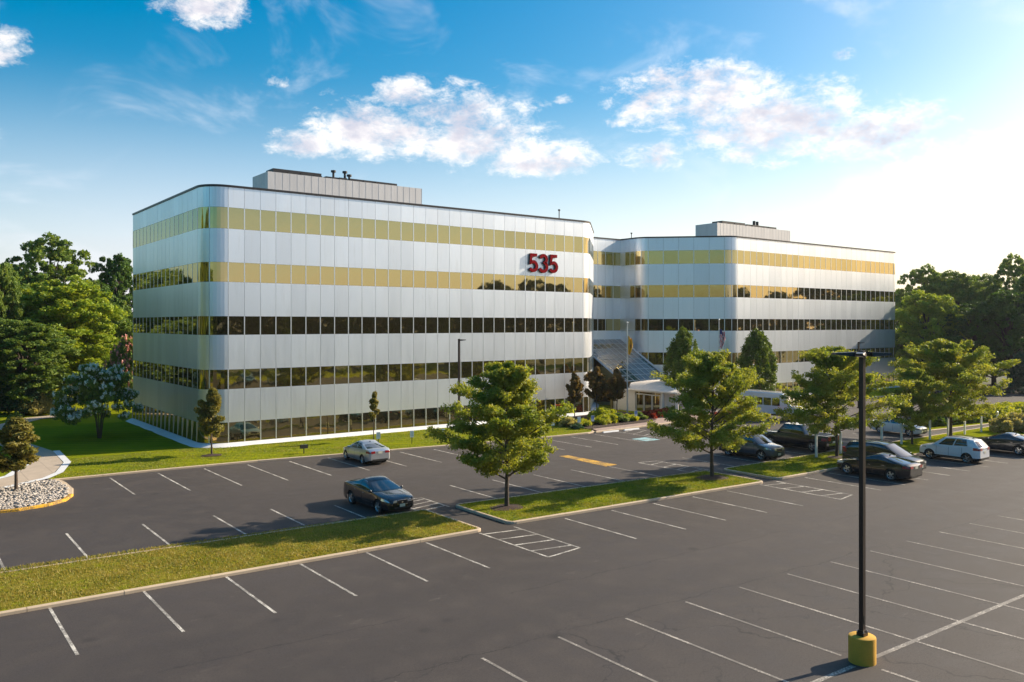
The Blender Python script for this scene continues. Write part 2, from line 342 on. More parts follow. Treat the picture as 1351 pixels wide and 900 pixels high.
# atrium glass: clear-ish reflective
def m_atr():
    t=NT('atrium glazing'); t.bump(t.noise(.6,2,.5),.05,.05); return t.set(Base_Color=(.38,.355,.31),Metallic=.9,Roughness=.03)
M['atrium']=m_atr()
def ground(x,y,z=0):   # picture column/row of the survey sheet -> ground point (used only to read positions off)
    D=1098*(9.7-z)/(y-427); l=(x-675.5)*D/1098; return (D*.6054+l*.7959, D*.7959-l*.6054)
def fac(x,Y):
    a=(x-675.5)/1098; return Y/(.7959-a*.6054)*(.6054+a*.7959)
# ================================================================= SETTING
def sheet(name,poly,z,m,kind='structure',label=None):
    b=MB(); b.face([(x,y,z) for x,y in poly]); o=b.build(name,m); 
    if o.data.polygons[0].normal.z<0: o.data.flip_normals()
    return tag(o,label,None,None,kind)
sheet('ground',[(-1500,-1500),(1500,-1500),(1500,1500),(-1500,1500)],-.03,M['forestfloor'])
sheet('parking_lot',[(-70,-9.5),(190,-9.5),(190,33),(150,58),(118,58.5),(-70,58.5)],0,M['asphalt'])
def resample(pts,step):
    out=[]
    for a,b in zip(pts[:-1],pts[1:]):
        a=Vector(a);b=Vector(b);n=max(1,int((b-a).length/step))
        for i in range(n): out.append(a.lerp(b,i/n))
    out.append(Vector(pts[-1])); return out
def offset(pts,d,closed=False):
    n=len(pts); out=[]
    for i,p in enumerate(pts):
        if closed: a=pts[i-1]; b=pts[(i+1)%n]
        else: a=pts[max(i-1,0)]; b=pts[min(i+1,n-1)]
        t1=(Vector(p)-Vector(a)); t2=(Vector(b)-Vector(p))
        if t1.length<1e-6: t1=t2
        if t2.length<1e-6: t2=t1
        t1.normalize();t2.normalize(); n1=Vector((-t1.y,t1.x)); n2=Vector((-t2.y,t2.x)); nn=(n1+n2)
        nn=nn/max(nn.length_squared/2,.25)
        out.append(Vector(p)+nn*d)
    return out
def kerb(pts,m=None,h=.13,w=.16,name='kerb',closed=False,seg=3.05):
    """kerb strip; pts run with the kept side (turf) on the LEFT"""
    P=[Vector(p[:2]) for p in pts]
    if closed: P=P+[P[0]]
    out=P; inn=offset(P[:-1],w,True) if closed else offset(P,w)
    if closed: inn=inn+[inn[0]]
    mid=offset(P[:-1],.03,True) if closed else offset(P,.03)
    if closed: mid=mid+[mid[0]]
    b=MB(); acc=0
    for i in range(len(P)-1):
        Lg=(P[i+1]-P[i]).length; n=max(1,round(Lg/seg)) if Lg>seg*1.2 else 1
        for k in range(n):
            g=.008/Lg if (n>1) else 0
            a=k/n+(g if k else 0); c=(k+1)/n-(g if k<n-1 else 0)
            jz=random.uniform(-.004,.004); jo=random.uniform(-.004,.004)
            def q(A,t,z): v=A[i].lerp(A[i+1],t); return (v.x+jo,v.y+jo,z)
            prof=[(out,-.02),(mid,h-.025+jz),(offs2,h+jz) if False else (mid,h-.0+jz),(inn,h+jz),(inn,-.02)]
            prof=[(out,-.02),(out,h-.03+jz),(mid,h+jz),(inn,h+jz),(inn,-.02)]
            r0=[q(A,a,z) for A,z in prof]; r1=[q(A,c,z) for A,z in prof]
            for j in range(4): b.face([r0[j],r1[j],r1[j+1],r0[j+1]])
            b.face(r0[::-1]); b.face(r1)
    o=b.build(name,m or M['kerb']); fix(o); return tag(o,kind='structure')
def turf(name,poly,m,z=.12,cell=1.2,amp=.025,mound=0):
    """turf polygon with gentle unevenness"""
    bm=bmesh.new(); vs=[bm.verts.new((x,y,z)) for x,y in poly]; f=bm.faces.new(vs)
    xs=[p[0] for p in poly]; ys=[p[1] for p in poly]
    x=min(xs)+cell
    while x<max(xs):
        bmesh.ops.bisect_plane(bm,geom=bm.verts[:]+bm.edges[:]+bm.faces[:],plane_co=(x,0,0),plane_no=(1,0,0)); x+=cell
    y=min(ys)+cell
    while y<max(ys):
        bmesh.ops.bisect_plane(bm,geom=bm.verts[:]+bm.edges[:]+bm.faces[:],plane_co=(0,y,0),plane_no=(0,1,0)); y+=cell
    for v in bm.verts:
        if not v.is_boundary: v.co.z+=random.uniform(-amp,amp)+mound
        else: v.co.z-=.005
    for f in bm.faces: f.smooth=True
    bmesh.ops.recalc_face_normals(bm,faces=bm.faces)
    me=bpy.data.meshes.new(name); bm.to_mesh(me); bm.free(); me.materials.append(m)
    if me.polygons[0].normal.z<0: me.flip_normals()
    o=bpy.data.objects.new(name,me); COL.objects.link(o); return tag(o,kind='structure')
def rect_isl(x0,x1,yn0,yn1,yf0,yf1,r=.5):
    """island outline, counter clockwise, near edge first"""
    c=[]
    for (cx,cy,a0) in ((x1-r,yn1+r,-90),(x1-r,yf1-r,0)):
        for k in range(5): t=R(a0+22.5*k); c.append((cx+r*math.cos(t),cy+r*math.sin(t)))
    c2=[]
    for (cx,cy,a0) in ((x0+r,yf0-r,90),(x0+r,yn0+r,180)):
        for k in range(5): t=R(a0+22.5*k); c2.append((cx+r*math.cos(t),cy+r*math.sin(t)))
    return c+c2
ISL=[rect_isl(-60,22.45,33.6,31.75,39.2,37.0,.35),rect_isl(24.15,42.9,31.95,31.0,37.0,35.7,.4),rect_isl(44.2,86,31.1,30.2,35.45,34.9,.5),
     rect_isl(34,120,-9,-9,-5,-5,.5)]
for i,p in enumerate(ISL):
    kerb(p,closed=True); turf('turf_island',[tuple(v) for v in offset([Vector(q) for q in p],.15,True)],M['turf'] if i==0 else M['turf2'],.115,.8,.02)
turf('lawn',[(-75,-19),(190,-19),(190,-9.6),(-75,-9.6)],M['turf2'],.08,6,.05)
# main lawn
front=[(8.5,57.95),(14,57.75),(21.1,57.3),(27.1,56.5),(34.6,55.6),(41,54.9),(46.1,54.45),(49.6,54.35),(50.6,54.6),(51.0,55.3)]
lawnpoly=front+[(51.2,57.0),(60,58.6),(60,130),(-60,130),(-60,90),(-2,58.0),(0.5,55),(5.4,57.6),(8.2,58.4)]
turf('lawn',lawnpoly,M['lawn'],.10,2.2,.03)
kerb([(8.5,57.8)]+[(x,y-.12) for x,y in front[1:]])
# lawn round the right wing
lawn2=[(80,58.2),(118,58.2),(131,60),(131,130),(60,130),(60,59.5),(64,62),(76,62),(78,58.6)]
turf('lawn',lawn2,M['lawn'],.10,2.4,.03); kerb([(78,58.0),(118,58.0),(131,59.8)])
# path and rock bed at the left
path=[(2.6,53.3),(3.4,57.2),(6.6,60.5),(8.0,64.5),(8.3,70),(7.0,80),(7.6,89.5),(11.4,96.8),(16.5,99),(16.5,96.8),(12.9,95.0),(9.2,89),(8.9,80),(10.3,70.5),(10.0,64.2),(8.9,60.2),(7.9,58.4),(5.6,56.6),(4.6,54.0)]
sheet('path',path,.155,M['path'])
edge=MB()
P1=[Vector(p) for p in [(10.3,70.5),(10.05,64.2),(8.95,60.2),(7.95,58.45),(5.6,56.65)]]
P2=[Vector(p) for p in [(8.3,70),(8.0,64.5),(6.6,60.5),(3.4,57.2)]]
for Pq in (P1,P2):
    b2=offset(Pq,.45 if Pq is P1 else -.45)
    for i in range(len(Pq)-1): 
        edge.face([(*Pq[i],.165),(*Pq[i+1],.165),(*b2[i+1],.165),(*b2[i],.165)])
tag(edge.build('path_edging',M['sill']),kind='structure')
rock=[(8.5,57.7),(8.75,56.2),(8.75,54.0),(8.45,52.4),(7.9,51.1),(7.0,50.3),(5.6,49.9),(3.5,50.1),(0,50.6),(-6,51.5),(-6,54.2),(3.2,54.6),(5.2,56.3),(7.4,57.9)]
sheet('rock_bed',rock,.06,M['soil'])
kerb([(-6,51.3),(0,50.35),(3.5,49.85),(5.7,49.65),(7.15,50.05),(8.1,50.9),(8.65,52.2)],M['yline'],.14,.2,name='yellow_kerb')
kerb([(8.65,52.2),(8.95,54.0),(8.95,56.2),(8.75,57.7)],M['kerb'],.14,.3)
def inpoly(x,y,poly):
    c=False;n=len(poly);j=n-1
    for i in range(n):
        xi,yi=poly[i][:2];xj,yj=poly[j][:2]
        if (yi>y)!=(yj>y) and x<(xj-xi)*(y-yi)/(yj-yi)+xi: c=not c
        j=i
    return c
rng=np.random.default_rng(5)
b=MB(); k=0
while k<3600:
    x=random.uniform(-3,8.9); y=random.uniform(49.9,58)
    if not inpoly(x,y,rock) : continue
    k+=1; r=random.uniform(.04,.095); Mx=Matrix.Translation((x,y,.08+random.uniform(0,.1)))@Matrix.Rotation(random.uniform(0,6.3),4,'Z')@Matrix.Rotation(random.uniform(-.5,.5),4,'X')@Matrix.Diagonal((r*random.uniform(1,1.6),r,r*.6,1))
    vs=[];n=6
    vs=[Mx@Vector(v) for v in [(0,0,1),(0,0,-1)]+[(math.cos(2*PI*q/n)*random.uniform(.8,1.1)*.9,math.sin(2*PI*q/n)*random.uniform(.8,1.1)*.9,random.uniform(.2,.5)) for q in range(n)]+[(math.cos(2*PI*q/n),math.sin(2*PI*q/n),-.4) for q in range(n)]]
    fs=[]
    for q in range(n):
        q2=(q+1)%n; fs+=[(0,2+q,2+q2),(2+q,2+n+q,2+n+q2,2+q2),(1,2+n+q2,2+n+q)]
    b.mesh(vs,fs)
tag(b.build('river_stones',M['stone'],smooth=50),'bed of pale rounded stones inside the yellow kerb at left','stones',kind='stuff')
# entrance paving
sheet('sidewalk',[(50.9,54.4),(60,55.0),(79,57.2),(79,60.5),(64,62),(60,59.6),(60,56.5),(51.6,55.9)],.13,M['walk'])
kerb([(50.6,54.3),(60,54.85),(79,57.0)],name='kerb')
BED=[(51.3,56.0),(60,56.6),(61.5,57.2),(63.5,60.5),(64.3,65),(61,66.5),(60.0,64.9),(54.3,64.2),(51.3,58.5)]
sheet('planting_bed',BED,.15,M['mulch'])
# ---- painted markings
def line(b,x0,y0,x1,y1,w=.10,z=.006):
    d=Vector((x1-x0,y1-y0)); d.normalize(); n=Vector((-d.y,d.x))*w/2
    b.face([(x0-n.x,y0-n.y,z),(x1-n.x,y1-n.y,z),(x1+n.x,y1+n.y,z),(x0+n.x,y0+n.y,z)])
b=MB()
for x,y0,y1 in [(11.5,57.3,50.5),(14.35,57.2,49.8),(17.25,57.1,49.5),(20.1,56.9,49.35),(22.95,56.5,49.3),(25.75,56.2,49.5),(28.5,55.9,49.4),(31.25,55.5,49.3),(34,55.1,49.2),(36.7,54.8,49.0),(39.3,54.7,48.8),(41.9,54.5,48.5),(44.45,54.2,48.2),(47.1,54.1,48),(49.8,54.0,47.8),(58.4,54.2,48.4),(61.2,54.4,48.6),(64,54.6,48.8)]:
    line(b,x,y0-.35,x,y1)
for x,y0,y1 in [(3.9,38.0,43.3),(6.85,37.75,43.1),(10.1,37.6,42.85),(13.4,37.5,42.6),(16.25,37.4,42.3),(19.3,37.25,41.1),(27.2,37.0,42),(30.25,36.9,41.85),(33.4,36.8,41.7),(36.5,36.6,41.6),(39.4,36.4,41),]:
    line(b,x,y0-.1,x,y1)
for x in (46.2,49.0,51.9,54.7,57.4,60.2,63,65.8,68.6): line(b,x,35.6,x,40.5)
for x,y0,y1 in [(-1.5,33.1,27.3),(1.6,32.6,27.2),(4.6,32.3,27.1),(7.6,32.2,27.1),(10.55,32.1,27.0),(13.5,32.0,26.95),(16.4,31.9,26.85),(19.25,31.75,26.8),(27.15,31.5,26.5),(30.25,31.4,26.3),(33.2,31.25,26.3),(36.25,31.1,26.1),(39.1,31.0,25.9)]:
    line(b,x,y0-.1,x,y1)
for n_ in range(12): x=46.4+2.66*n_; line(b,x,30.6-.012*n_,x,25.6-.06*n_)
def gore(b,x0,x1,yk,ye,flip=False):
    # long sides, slanted end, ticks
    s=1 if ye>yk else -1; L0=abs(ye-yk)
    line(b,x0,yk,x0,ye); line(b,x1,yk,x1,ye-.0*s)
    line(b,x0,ye,x1,ye,.1)
    for q in (.22,.5,.78):
        line(b,x0,yk+s*L0*q,x1,yk+s*L0*(q+.02),.12,.0075)
def gore2(b,x0,x1,y0,y1,tip):
    line(b,x0,y0,x0,y1); line(b,x1,y0,x1,tip)
    line(b,x0,y1,x1,tip,.1,.0078)
    n=4
    for q in range(n):
        t=(q+.55)/n; yy=y0+(tip-y0)*t; line(b,x0,yy+ (0.35 if tip<y0 else -.35),x1,yy,.12,.0072)
gore2(b,22.1,24.1,31.6,26.6,26.9); gore2(b,42.2,43.85,30.9,25.6,25.9); gore2(b,42.1,43.7,35.9,40.9,40.6); gore2(b,22.2,24.0,37.1,40.3,39.9)
tag(b.build('parking_lines',M['line']),kind='structure')
b=MB()
cy=lambda x:12.98-.03*(x-20)
for n_ in range(-1,22):
    x=13.9+2.82*n_; y0=19.75-.036*(x-13.9)
    if n_==3: line(b,x,y0,x,13.55,.10)
    else: line(b,x,y0,x,cy(x)+.05,.10)
    line(b,x,cy(x)-(.6 if n_==3 else .06),x,6.6,.10)
line(b,23.0,cy(23.0),78,cy(78),.16,.007); line(b,10,cy(10),21.95,cy(21.95),.16,.007)
for n_ in range(0,22): line(b,11.1+2.82*n_,-.5,11.1+2.82*n_,-5.2)
tag(b.build('worn_parking_lines',M['line_old']),kind='structure')
b=MB(); b.face([(39.2,41.1,.0085),(40.35,41.2,.0085),(40.3,46.3,.0085),(39.55,46.4,.0085)]); tag(b.build('yellow_marking',M['yline']),kind='structure')
# accessible bays
b=MB()
for x in (52.6,55.3): line(b,x,54.0,x,48.3)
for q in range(4): line(b,52.6,49.2+q*1.25,55.3,50.3+q*1.25,.1,.0075)
line(b,52.6,48.3,55.3,48.3,.1,.0082)
tag(b.build('accessible_bay_lines',M['line']),kind='structure')
for cx in (51.1,57.0):
    b=MB(); b.face([(cx-.85,47.9,.0085),(cx+.85,47.9,.0085),(cx+.85,49.6,.0085),(cx-.85,49.6,.0085)]); tag(b.build('accessible_marking',M['bline']),kind='structure')
    b=MB()
    for k in range(10):
        a0=R(-200+k*24); a1=R(-200+(k+1)*24); line(b,cx+.32*math.cos(a0),48.55+.32*math.sin(a0),cx+.32*math.cos(a1),48.55+.32*math.sin(a1),.09,.012)
    line(b,cx-.05,48.6,cx-.12,49.15,.11,.0125); line(b,cx-.05,48.72,cx+.3,48.66,.09,.0128); line(b,cx+.3,48.66,cx+.45,48.3,.09,.0131); b.face([(cx-.2+.1*math.cos(R(45*k)),49.32+.1*math.sin(R(45*k)),.012) for k in range(8)])
    tag(b.build('wheelchair_symbol',M['line']),kind='structure')
# ================================================================= BUILDING
Z0,ZT=.35,20.5
ROWS=[(.38,1.93),(4.56,6.08),(8.82,10.27),(12.98,14.51),(17.16,18.82)]
BANDS=[(1.93,4.56),(6.08,8.82),(10.27,12.98),(14.51,17.16),(18.82,20.42)]
# plan path, clockwise seen from above?  walked left wing back -> front -> recess -> right wing -> back
def arc(cx,cy,r,a0,a1,n):
    return [(cx+r*math.cos(R(a0+(a1-a0)*i/n)),cy+r*math.sin(R(a0+(a1-a0)*i/n))) for i in range(n+1)]
segs=[]  # (pts, style) each a panel (list of points, start..end)
def straight(a,b,n):
    for i in range(n):
        p=[(a[0]+(b[0]-a[0])*k/n,a[1]+(b[1]-a[1])*k/n) for k in (i,i+1)]; segs.append(p)
def curved(cx,cy,r,a0,a1,npan,nsub=5):
    for i in range(npan):
        segs.append(arc(cx,cy,r,a0+(a1-a0)*i/npan,a0+(a1-a0)*(i+1)/npan,nsub))
xo=19.95; ra=1.8; q45=2.3; tl=q45*math.tan(R(22.5))
straight((xo,88.3),(xo,65.5+ra),16)
curved(xo+ra,65.5+ra,ra,180,270,2)
nF=len(segs)
straight((xo+ra,65.5),(59.1,65.5),29)
nF2=len(segs)
curved(59.1,65.5+q45,q45,270,315,2)
xv=59.1+tl; a=(59.1+q45*math.sin(R(45)),65.5+q45-q45*math.cos(R(45)))
# chamfer of the left wing to X=68 wall
yv=65.5+(68-xv); bpt=(68-q45*(1-math.cos(R(45))),)
cxx=68-q45; cyy=yv+tl
bpt=(cxx+q45*math.cos(R(-45)),cyy+q45*math.sin(R(-45)))
straight(a,bpt,5); curved(cxx,cyy,q45,-45,0,2); straight((68,cyy),(68,77),3)
nC=len(segs)
straight((68,77),(76,77),6)
nC2=len(segs)
def mir(p): return (144-p[0],p[1])
front_side=segs[:nC]
lw=list(front_side)
for pth in reversed(lw): segs.append([mir(p) for p in reversed(pth)])
NP=len(segs)
BLD=empty('office_building',(72,77,0),0,'five storey silver office block with gold ribbon windows and a sloped glass entrance','building')
def LB(x,y,z): return (x-72,y-77,z)
def norm(a,b):
    d=Vector((b[0]-a[0],b[1]-a[1])); d.normalize(); return Vector((d.y,-d.x))  # outward (right of travel): path goes -Y then +X => outward is right-hand
def outw(p,n,d): return (p[0]+n.x*d,p[1]+n.y*d)
# check side: travelling -Y on x=19.95, outward is -X : norm((x,1),(x,0)) -> d=(0,-1) -> (-1,0) ok
wall=MB(); back=MB()
def panel(pts,z0,z1,g=.010,t=.03,jit=.0018):
    n=len(pts)
    # shorten ends by gap
    a=Vector(pts[0]);b_=Vector(pts[1]); a2=a+(b_-a).normalized()*g
    c=Vector(pts[-1]);d=Vector(pts[-2]); c2=c+(d-c).normalized()*g
    P=[tuple(a2)]+list(pts[1:-1])+[tuple(c2)]
    nr=[]
    for i in range(n):
        e=norm(pts[max(i-1,0)],pts[min(i+1,n-1)]); nr.append(e)
    j=[random.uniform(-jit,jit) for _ in range(4)]
    vs=[]
    for i in range(n):
        u=i/(n-1)
        o0=t+j[0]*(1-u)+j[1]*u; o1=t+j[2]*(1-u)+j[3]*u
        vs.append(LB(*outw(P[i],nr[i],o0),z0+g)); vs.append(LB(*outw(P[i],nr[i],o1),z1-g))
    fs=[(2*i,2*i+2,2*i+3,2*i+1) for i in range(n-1)]
    m0=len(vs)
    for i in range(n): vs.append(LB(*P[i],z0+g)); vs.append(LB(*P[i],z1-g))
    for i in range(n-1):
        fs.append((m0+2*i,m0+2*i+2,2*i+2,2*i)); fs.append((2*i+1,2*i+3,m0+2*i+3,m0+2*i+1))
    fs.append((m0,2*0,1,m0+1)); e=2*(n-1); fs.append((e,m0+e,m0+e+1,e+1))
    wall.mesh(vs,fs)
def no_window(i,r):
    k=i-nC2
    if 0<=k<3: return k==0 or (k==1 and r<=3) or (k==2 and r<=2)
    return False
winparts=[]   # (importance, seg index, row)
cp=Vector((0,0))
for i,p in enumerate(segs):
    for z0,z1 in BANDS: panel(p,z0,z1)
    for r,(z0,z1) in enumerate(ROWS):
        if no_window(i,r): panel(p,z0,z1)
        else:
            c=Vector(p[len(p)//2]); nn=norm(p[0],p[-1]); d=Vector((-c.x,-c.y)); area=(Vector(p[0])-Vector(p[-1])).length*max(0,nn.dot(d.normalized()))/max(d.length,1)**2
            if c.x<68 and nF<=i<nF2: area*=1.5
            winparts.append((area,i,r))
# dark backing behind everything
for p in segs:
    for a_,b_ in zip(p[:-1],p[1:]):
        back.face([LB(*a_,.1),LB(*b_,.1),LB(*b_,20.42),LB(*a_,20.42)])
back.face([LB(124.05,88.3,0),LB(xo,88.3,0),LB(xo,88.3,20.42),LB(124.05,88.3,20.42)])
back.build('wall_backing',M['gap'],BLD)
for z0,z1 in BANDS: wall.face([LB(124.05,88.33,z0),LB(xo,88.33,z0),LB(xo,88.33,z1),LB(124.05,88.33,z1)])
wall.build('metal_cladding',M['clad'],BLD)
def window_geo(pn,fr,i,r,org):
    p=segs[i]; z0,z1=ROWS[r]; n=len(p); nr=[norm(p[max(k-1,0)],p[min(k+1,n-1)]) for k in range(n)]
    j=[random.uniform(-.0022,.0022) for _ in range(4)]
    def T(x,y,z): return (x-org[0],y-org[1],z-org[2])
    vs=[]
    for k in range(n):
        u=k/(n-1); vs.append(T(*outw(p[k],nr[k],(.085 if r==0 else .012)+j[0]*(1-u)+j[1]*u),z0)); vs.append(T(*outw(p[k],nr[k],.012+j[2]*(1-u)+j[3]*u),z1))
    pn.mesh(vs,[(2*k,2*k+2,2*k+3,2*k+1) for k in range(n-1)])
    # mullion at the start of the panel, thin rails above and below
    a_=Vector(p[0]); n0=nr[0]; t=(Vector(p[1])-a_).normalized()
    for (s0,s1,za,zb,d) in ((-.04,.04,z0,z1,.032 if r else .105),):
        q=[a_+t*s0,a_+t*s1]; 
        b0=[T(q[0].x,q[0].y,za),T(q[1].x,q[1].y,za),T(q[1].x+n0.x*d,q[1].y+n0.y*d,za),T(q[0].x+n0.x*d,q[0].y+n0.y*d,za)]
        b1=[(v[0],v[1],v[2]+zb-za) for v in b0]
        fr.mesh(b0+b1,[(0,1,2,3),(4,7,6,5),(0,4,5,1),(1,5,6,2),(2,6,7,3),(3,7,4,0)])
winparts.sort(reverse=True)
rest_p=MB(); rest_f=MB()
for idx,(ar,i,r) in enumerate(winparts):
    if idx<100:
        p=segs[i]; org=(p[0][0],p[0][1],ROWS[r][0]); pn=MB(); fr=MB(); window_geo(pn,fr,i,r,org)
        w=pn.build('window',M['glass'],BLD,loc=(org[0]-72,org[1]-77,org[2])); fix(fr.build('mullion',M['mull'],w))
    else: window_geo(rest_p,rest_f,i,r,(72,77,0))
ow=rest_p.build('windows',M['glass'],BLD,smooth=30); tag(ow,kind='stuff'); of=fix(rest_f.build('mullions',M['mull'],ow)); tag(of,kind='stuff')
for z0,z1 in ROWS: 
    pass
# roof, coping, base
allp=[]
for p in segs: allp+= [Vector(q) for q in p[:-1]]
allp.append(Vector(segs[-1][-1]))
def strip(name,prof,m):
    b=MB(); offs=[(offset(allp,-d),z) for d,z in prof]
    for i in range(len(allp)-1):
        for (A,za),(B,zb) in zip(offs[:-1],offs[1:]):
            b.face([LB(A[i].x,A[i].y,za),LB(A[i+1].x,A[i+1].y,za),LB(B[i+1].x,B[i+1].y,zb),LB(B[i].x,B[i].y,zb)])
    return b.build(name,m,BLD,smooth=40)
strip('coping',[(.0,20.42),(.10,20.42),(.10,20.58),(-.35,20.58),(-.35,20.3)],M['coping'])
strip('base_sill',[(.75,-.02),(.72,.10),(.16,.34),(.0,.36)],M['sill'])
b=MB(); b.face([LB(p.x,p.y,20.25) for p in allp]); b.build('roof',M['roof'],BLD)
def penthouse(x0,x1,y0,y1,z1,ducts):
    b=MB(); n=int((x1-x0)/.75)
    b.box(x0-72,x1-72,y0-77,y1-77,20.2,z1)
    for i in range(n+1): x=x0+(x1-x0)*i/n; b.box(x-.012-72,x+.012-72,y0-.012-77,y0-77-.001,20.2,z1-.003)
    for i in range(6): y=y0+(y1-y0)*(i+.5)/6; b.box(x0-.012-72,x0-72-.001,y-.02-77,y+.02-77,20.2,z1-.003)
    o=b.build('rooftop_enclosure',M['pent'],BLD)
    # low equipment rising over the rim
    b=MB()
    for (a,c,h) in ducts: b.box(a-72,c-72,y0+.7-77,y0+2.6-77,z1-.3,z1+h)
    for k in range(int((ducts[-1][1]-ducts[0][0])/1.4)): 
        x=ducts[0][0]+k*1.4; b.box(x-72,x+.9-72,y0+.5-77,y0+.66-77,z1+.003,z1+.2+.05*(k%3))
    b.build('rooftop_unit',M['dark'],o); return o
o=penthouse(30.1,47.5,79.0,83.2,24.55,[(30.9,36.0,.5),(36.5,38.5,.3),(39.2,44.8,.35)])
for x,h in ((37.6,.95),(38.9,1.0),(39.4,.7)):
    v=MB(); v.tube([(x-72,3.3,24.4),(x-72,3.3,24.5+h)],.12,10); v.tube([(x-72,3.3,24.5+h),(x-72,3.3,24.7+h)],.26,10); v.build('vent',M['dark'],o,smooth=40)
o=penthouse(98.0,116.0,79.2,83.3,24.55,[(100,105.5,.5),(106,113.4,.4)])
for x,h in ((108.6,1.2),(109.4,1.15)):
    v=MB(); v.tube([(x-72,3.6,24.4),(x-72,3.6,24.5+h)],.22,10); v.build('vent',M['dark'],o,smooth=40)
for x,y,z in ((56.6,66.4,.9),(78,77,.8),(117,70,.6)):
    v=MB(); v.tube([LB(x,y,20.3),LB(x,y,20.6+z)],.05,6); v.tube([LB(x,y,20.6+z),LB(x,y,20.75+z)],.12,8); v.build('roof_mast',M['dark'],BLD)
# stair roof wedge behind the recess
b=MB(); b.mesh([LB(*p) for p in [(66.5,80,20.3),(75.5,80,20.3),(75.5,86,20.3),(66.5,86,20.3),(66.5,80,22.3),(66.5,86,22.3)]],[(0,1,4),(3,5,2),(0,4,5,3),(1,2,5,4),(0,3,2,1)]); b.build('skylight',M['clad'],BLD)
# ---- sloped atrium glazing
XL,XR=68.03,75.97
gp=MB(); gf=MB(); slope=.564
def gz(y): return 7.7-slope*(77-y)
yb=67.7
gp.face([LB(XL,77-.05,gz(77)),LB(XL,yb,gz(yb)),LB(XR,yb,gz(yb)),LB(XR,77-.05,gz(77))])
SG=gp.build('sloped_glazing',M['atrium'],BLD)
if SG.data.polygons[0].normal.z<0: SG.data.flip_normals()
for k in range(9):
    x=XL+(XR-XL)*k/8; w=.035 if 0<k<8 else .12
    gf.tube([LB(x,76.9,gz(76.9)+.05),LB(x,yb,gz(yb)+.05)],w,4)
for k in range(1,9):
    y=77-(77-yb)*k/9; gf.tube([LB(XL,y,gz(y)+.02),LB(XR,y,gz(y)+.02)],.03,4)
gf.build('glazing_bars',M['frame'],SG)
# entrance wall below the slope, set between the wings
b=MB(); b.face([LB(65.3,67.75,0),LB(XR+.5,67.75,0),LB(XR+.5,67.75,2.55),LB(65.3,67.75,2.55)]); b.face([LB(68.0,77,.1),LB(68.0,67.75,.1),LB(68.0,67.75,gz(67.75)),LB(68.0,77,gz(77))])
b.build('lobby_glass',M['glass'],BLD)
fr=MB()
for x in (66.2,67.6,69,70.4,71.8,73.2,74.6): fr.tube([LB(x,67.7,0),LB(x,67.7,2.55)],.04,4)
fr.tube([LB(65.3,67.7,1.9),LB(76,67.7,1.9)],.03,4); fr.build('lobby_frame',M['frame'],BLD)
# vestibule with doors on its west side
vx0,vx1,vy0,vy1=65.7,71.2,59.3,67.7; vh=2.5
b=MB()
b.box(*[vx0+.0-72,vx0+.22-72],64.3-77,vy1-77,0,vh); b.box(vx0-72,vx0+.22-72,vy0-77,60.6-77,0,vh)
b.box(vx0-72,vx0+.22-72,60.6-77,64.3-77,2.28,vh); b.box(vx0+.22-72,vx1-72,vy0-77,vy0+.2-77,0,vh); b.box(vx0-72,vx1-72,vy0-77,vy1-77,vh+.002,vh+.1)
b.build('vestibule_wall',M['canopy'],BLD)
b=MB(); b.box(vx0+.12-72,vx0+.14-72,60.6-77,64.3-77,.02,2.28); b.build('vestibule_glass',M['glass'],BLD)
for k in range(3):
    y0=60.7+k*1.2; d=MB()
    for (ya,yc,za,zc) in ((y0,y0+.07,.02,2.1),(y0+1.06,y0+1.13,.02,2.1),(y0+.07,y0+1.06,.02,.2),(y0+.07,y0+1.06,2.0,2.1)): d.box(vx0+.05-72,vx0+.11-72,ya-77,yc-77,za,zc)
    do=d.build('door',M['frame'],BLD); h=MB(); h.tube([LB(vx0-.01,y0+.95,.9),LB(vx0-.01,y0+.95,1.3)],.02,6); h.tube([LB(vx0-.01,y0+.95,1.1),LB(vx0+.06,y0+.95,1.1)],.015,6); h.build('handle',M['alu'],do)
b=MB(); 
# barrel canopy, axis along X
n=20; yc0,yc1=57.6,68.0; rise=.85; base=2.60
prof=[(yc0+(yc1-yc0)*i/n, base+rise*(1-(2*i/n-1)**2)) for i in range(n+1)]
xa,xb=65.0,71.8
XS=[(xa,0),(xa+.5,.42),(xa+1.1,.72),(xa+2.0,.93),(xa+3.2,1.),(xb,1.)]
def cz(z,k): return base+(z-base)*k
for i in range(n):
    (y0,z0),(y1,z1)=prof[i],prof[i+1]
    for (x0,k0),(x1,k1) in zip(XS[:-1],XS[1:]): b.face([LB(x0,y0,cz(z0,k0)),LB(x1,y0,cz(z0,k1)),LB(x1,y1,cz(z1,k1)),LB(x0,y1,cz(z1,k0))])
b.face([LB(xa,yc0,base),LB(xa,yc1,base),LB(xa,yc1,base-.14),LB(xa,yc0,base-.14)]); b.face([LB(xb,y,z) for y,z in prof]+[LB(xb,yc1,base-.14),LB(xb,yc0,base-.14)])
b.face([LB(xa,yc0,base-.14),LB(xb,yc0,base-.14),LB(xb,yc1,base-.14),LB(xa,yc1,base-.14)]); b.face([LB(xa,yc0,base-.14),LB(xb,yc0,base-.14),LB(xb,yc0,base),LB(xa,yc0,base)])
CAN=fix(b.build('entrance_canopy',M['canopy'],BLD,smooth=30))
b=MB()
for k in range(0,n+1):
    y,z=prof[k]; b.tube([LB(x,y,cz(z,kk)+.012) for x,kk in XS],.02,4)
b.build('standing_seam',M['canopy'],CAN)
for x,y in ((65.35,58.0),(70,57.9),(71.4,57.9),(65.35,59.9)):
    b=MB(); b.tube([LB(x,y,0),LB(x,y,2.5)],.17,14); b.build('column',M['canopy'],BLD,smooth=40)
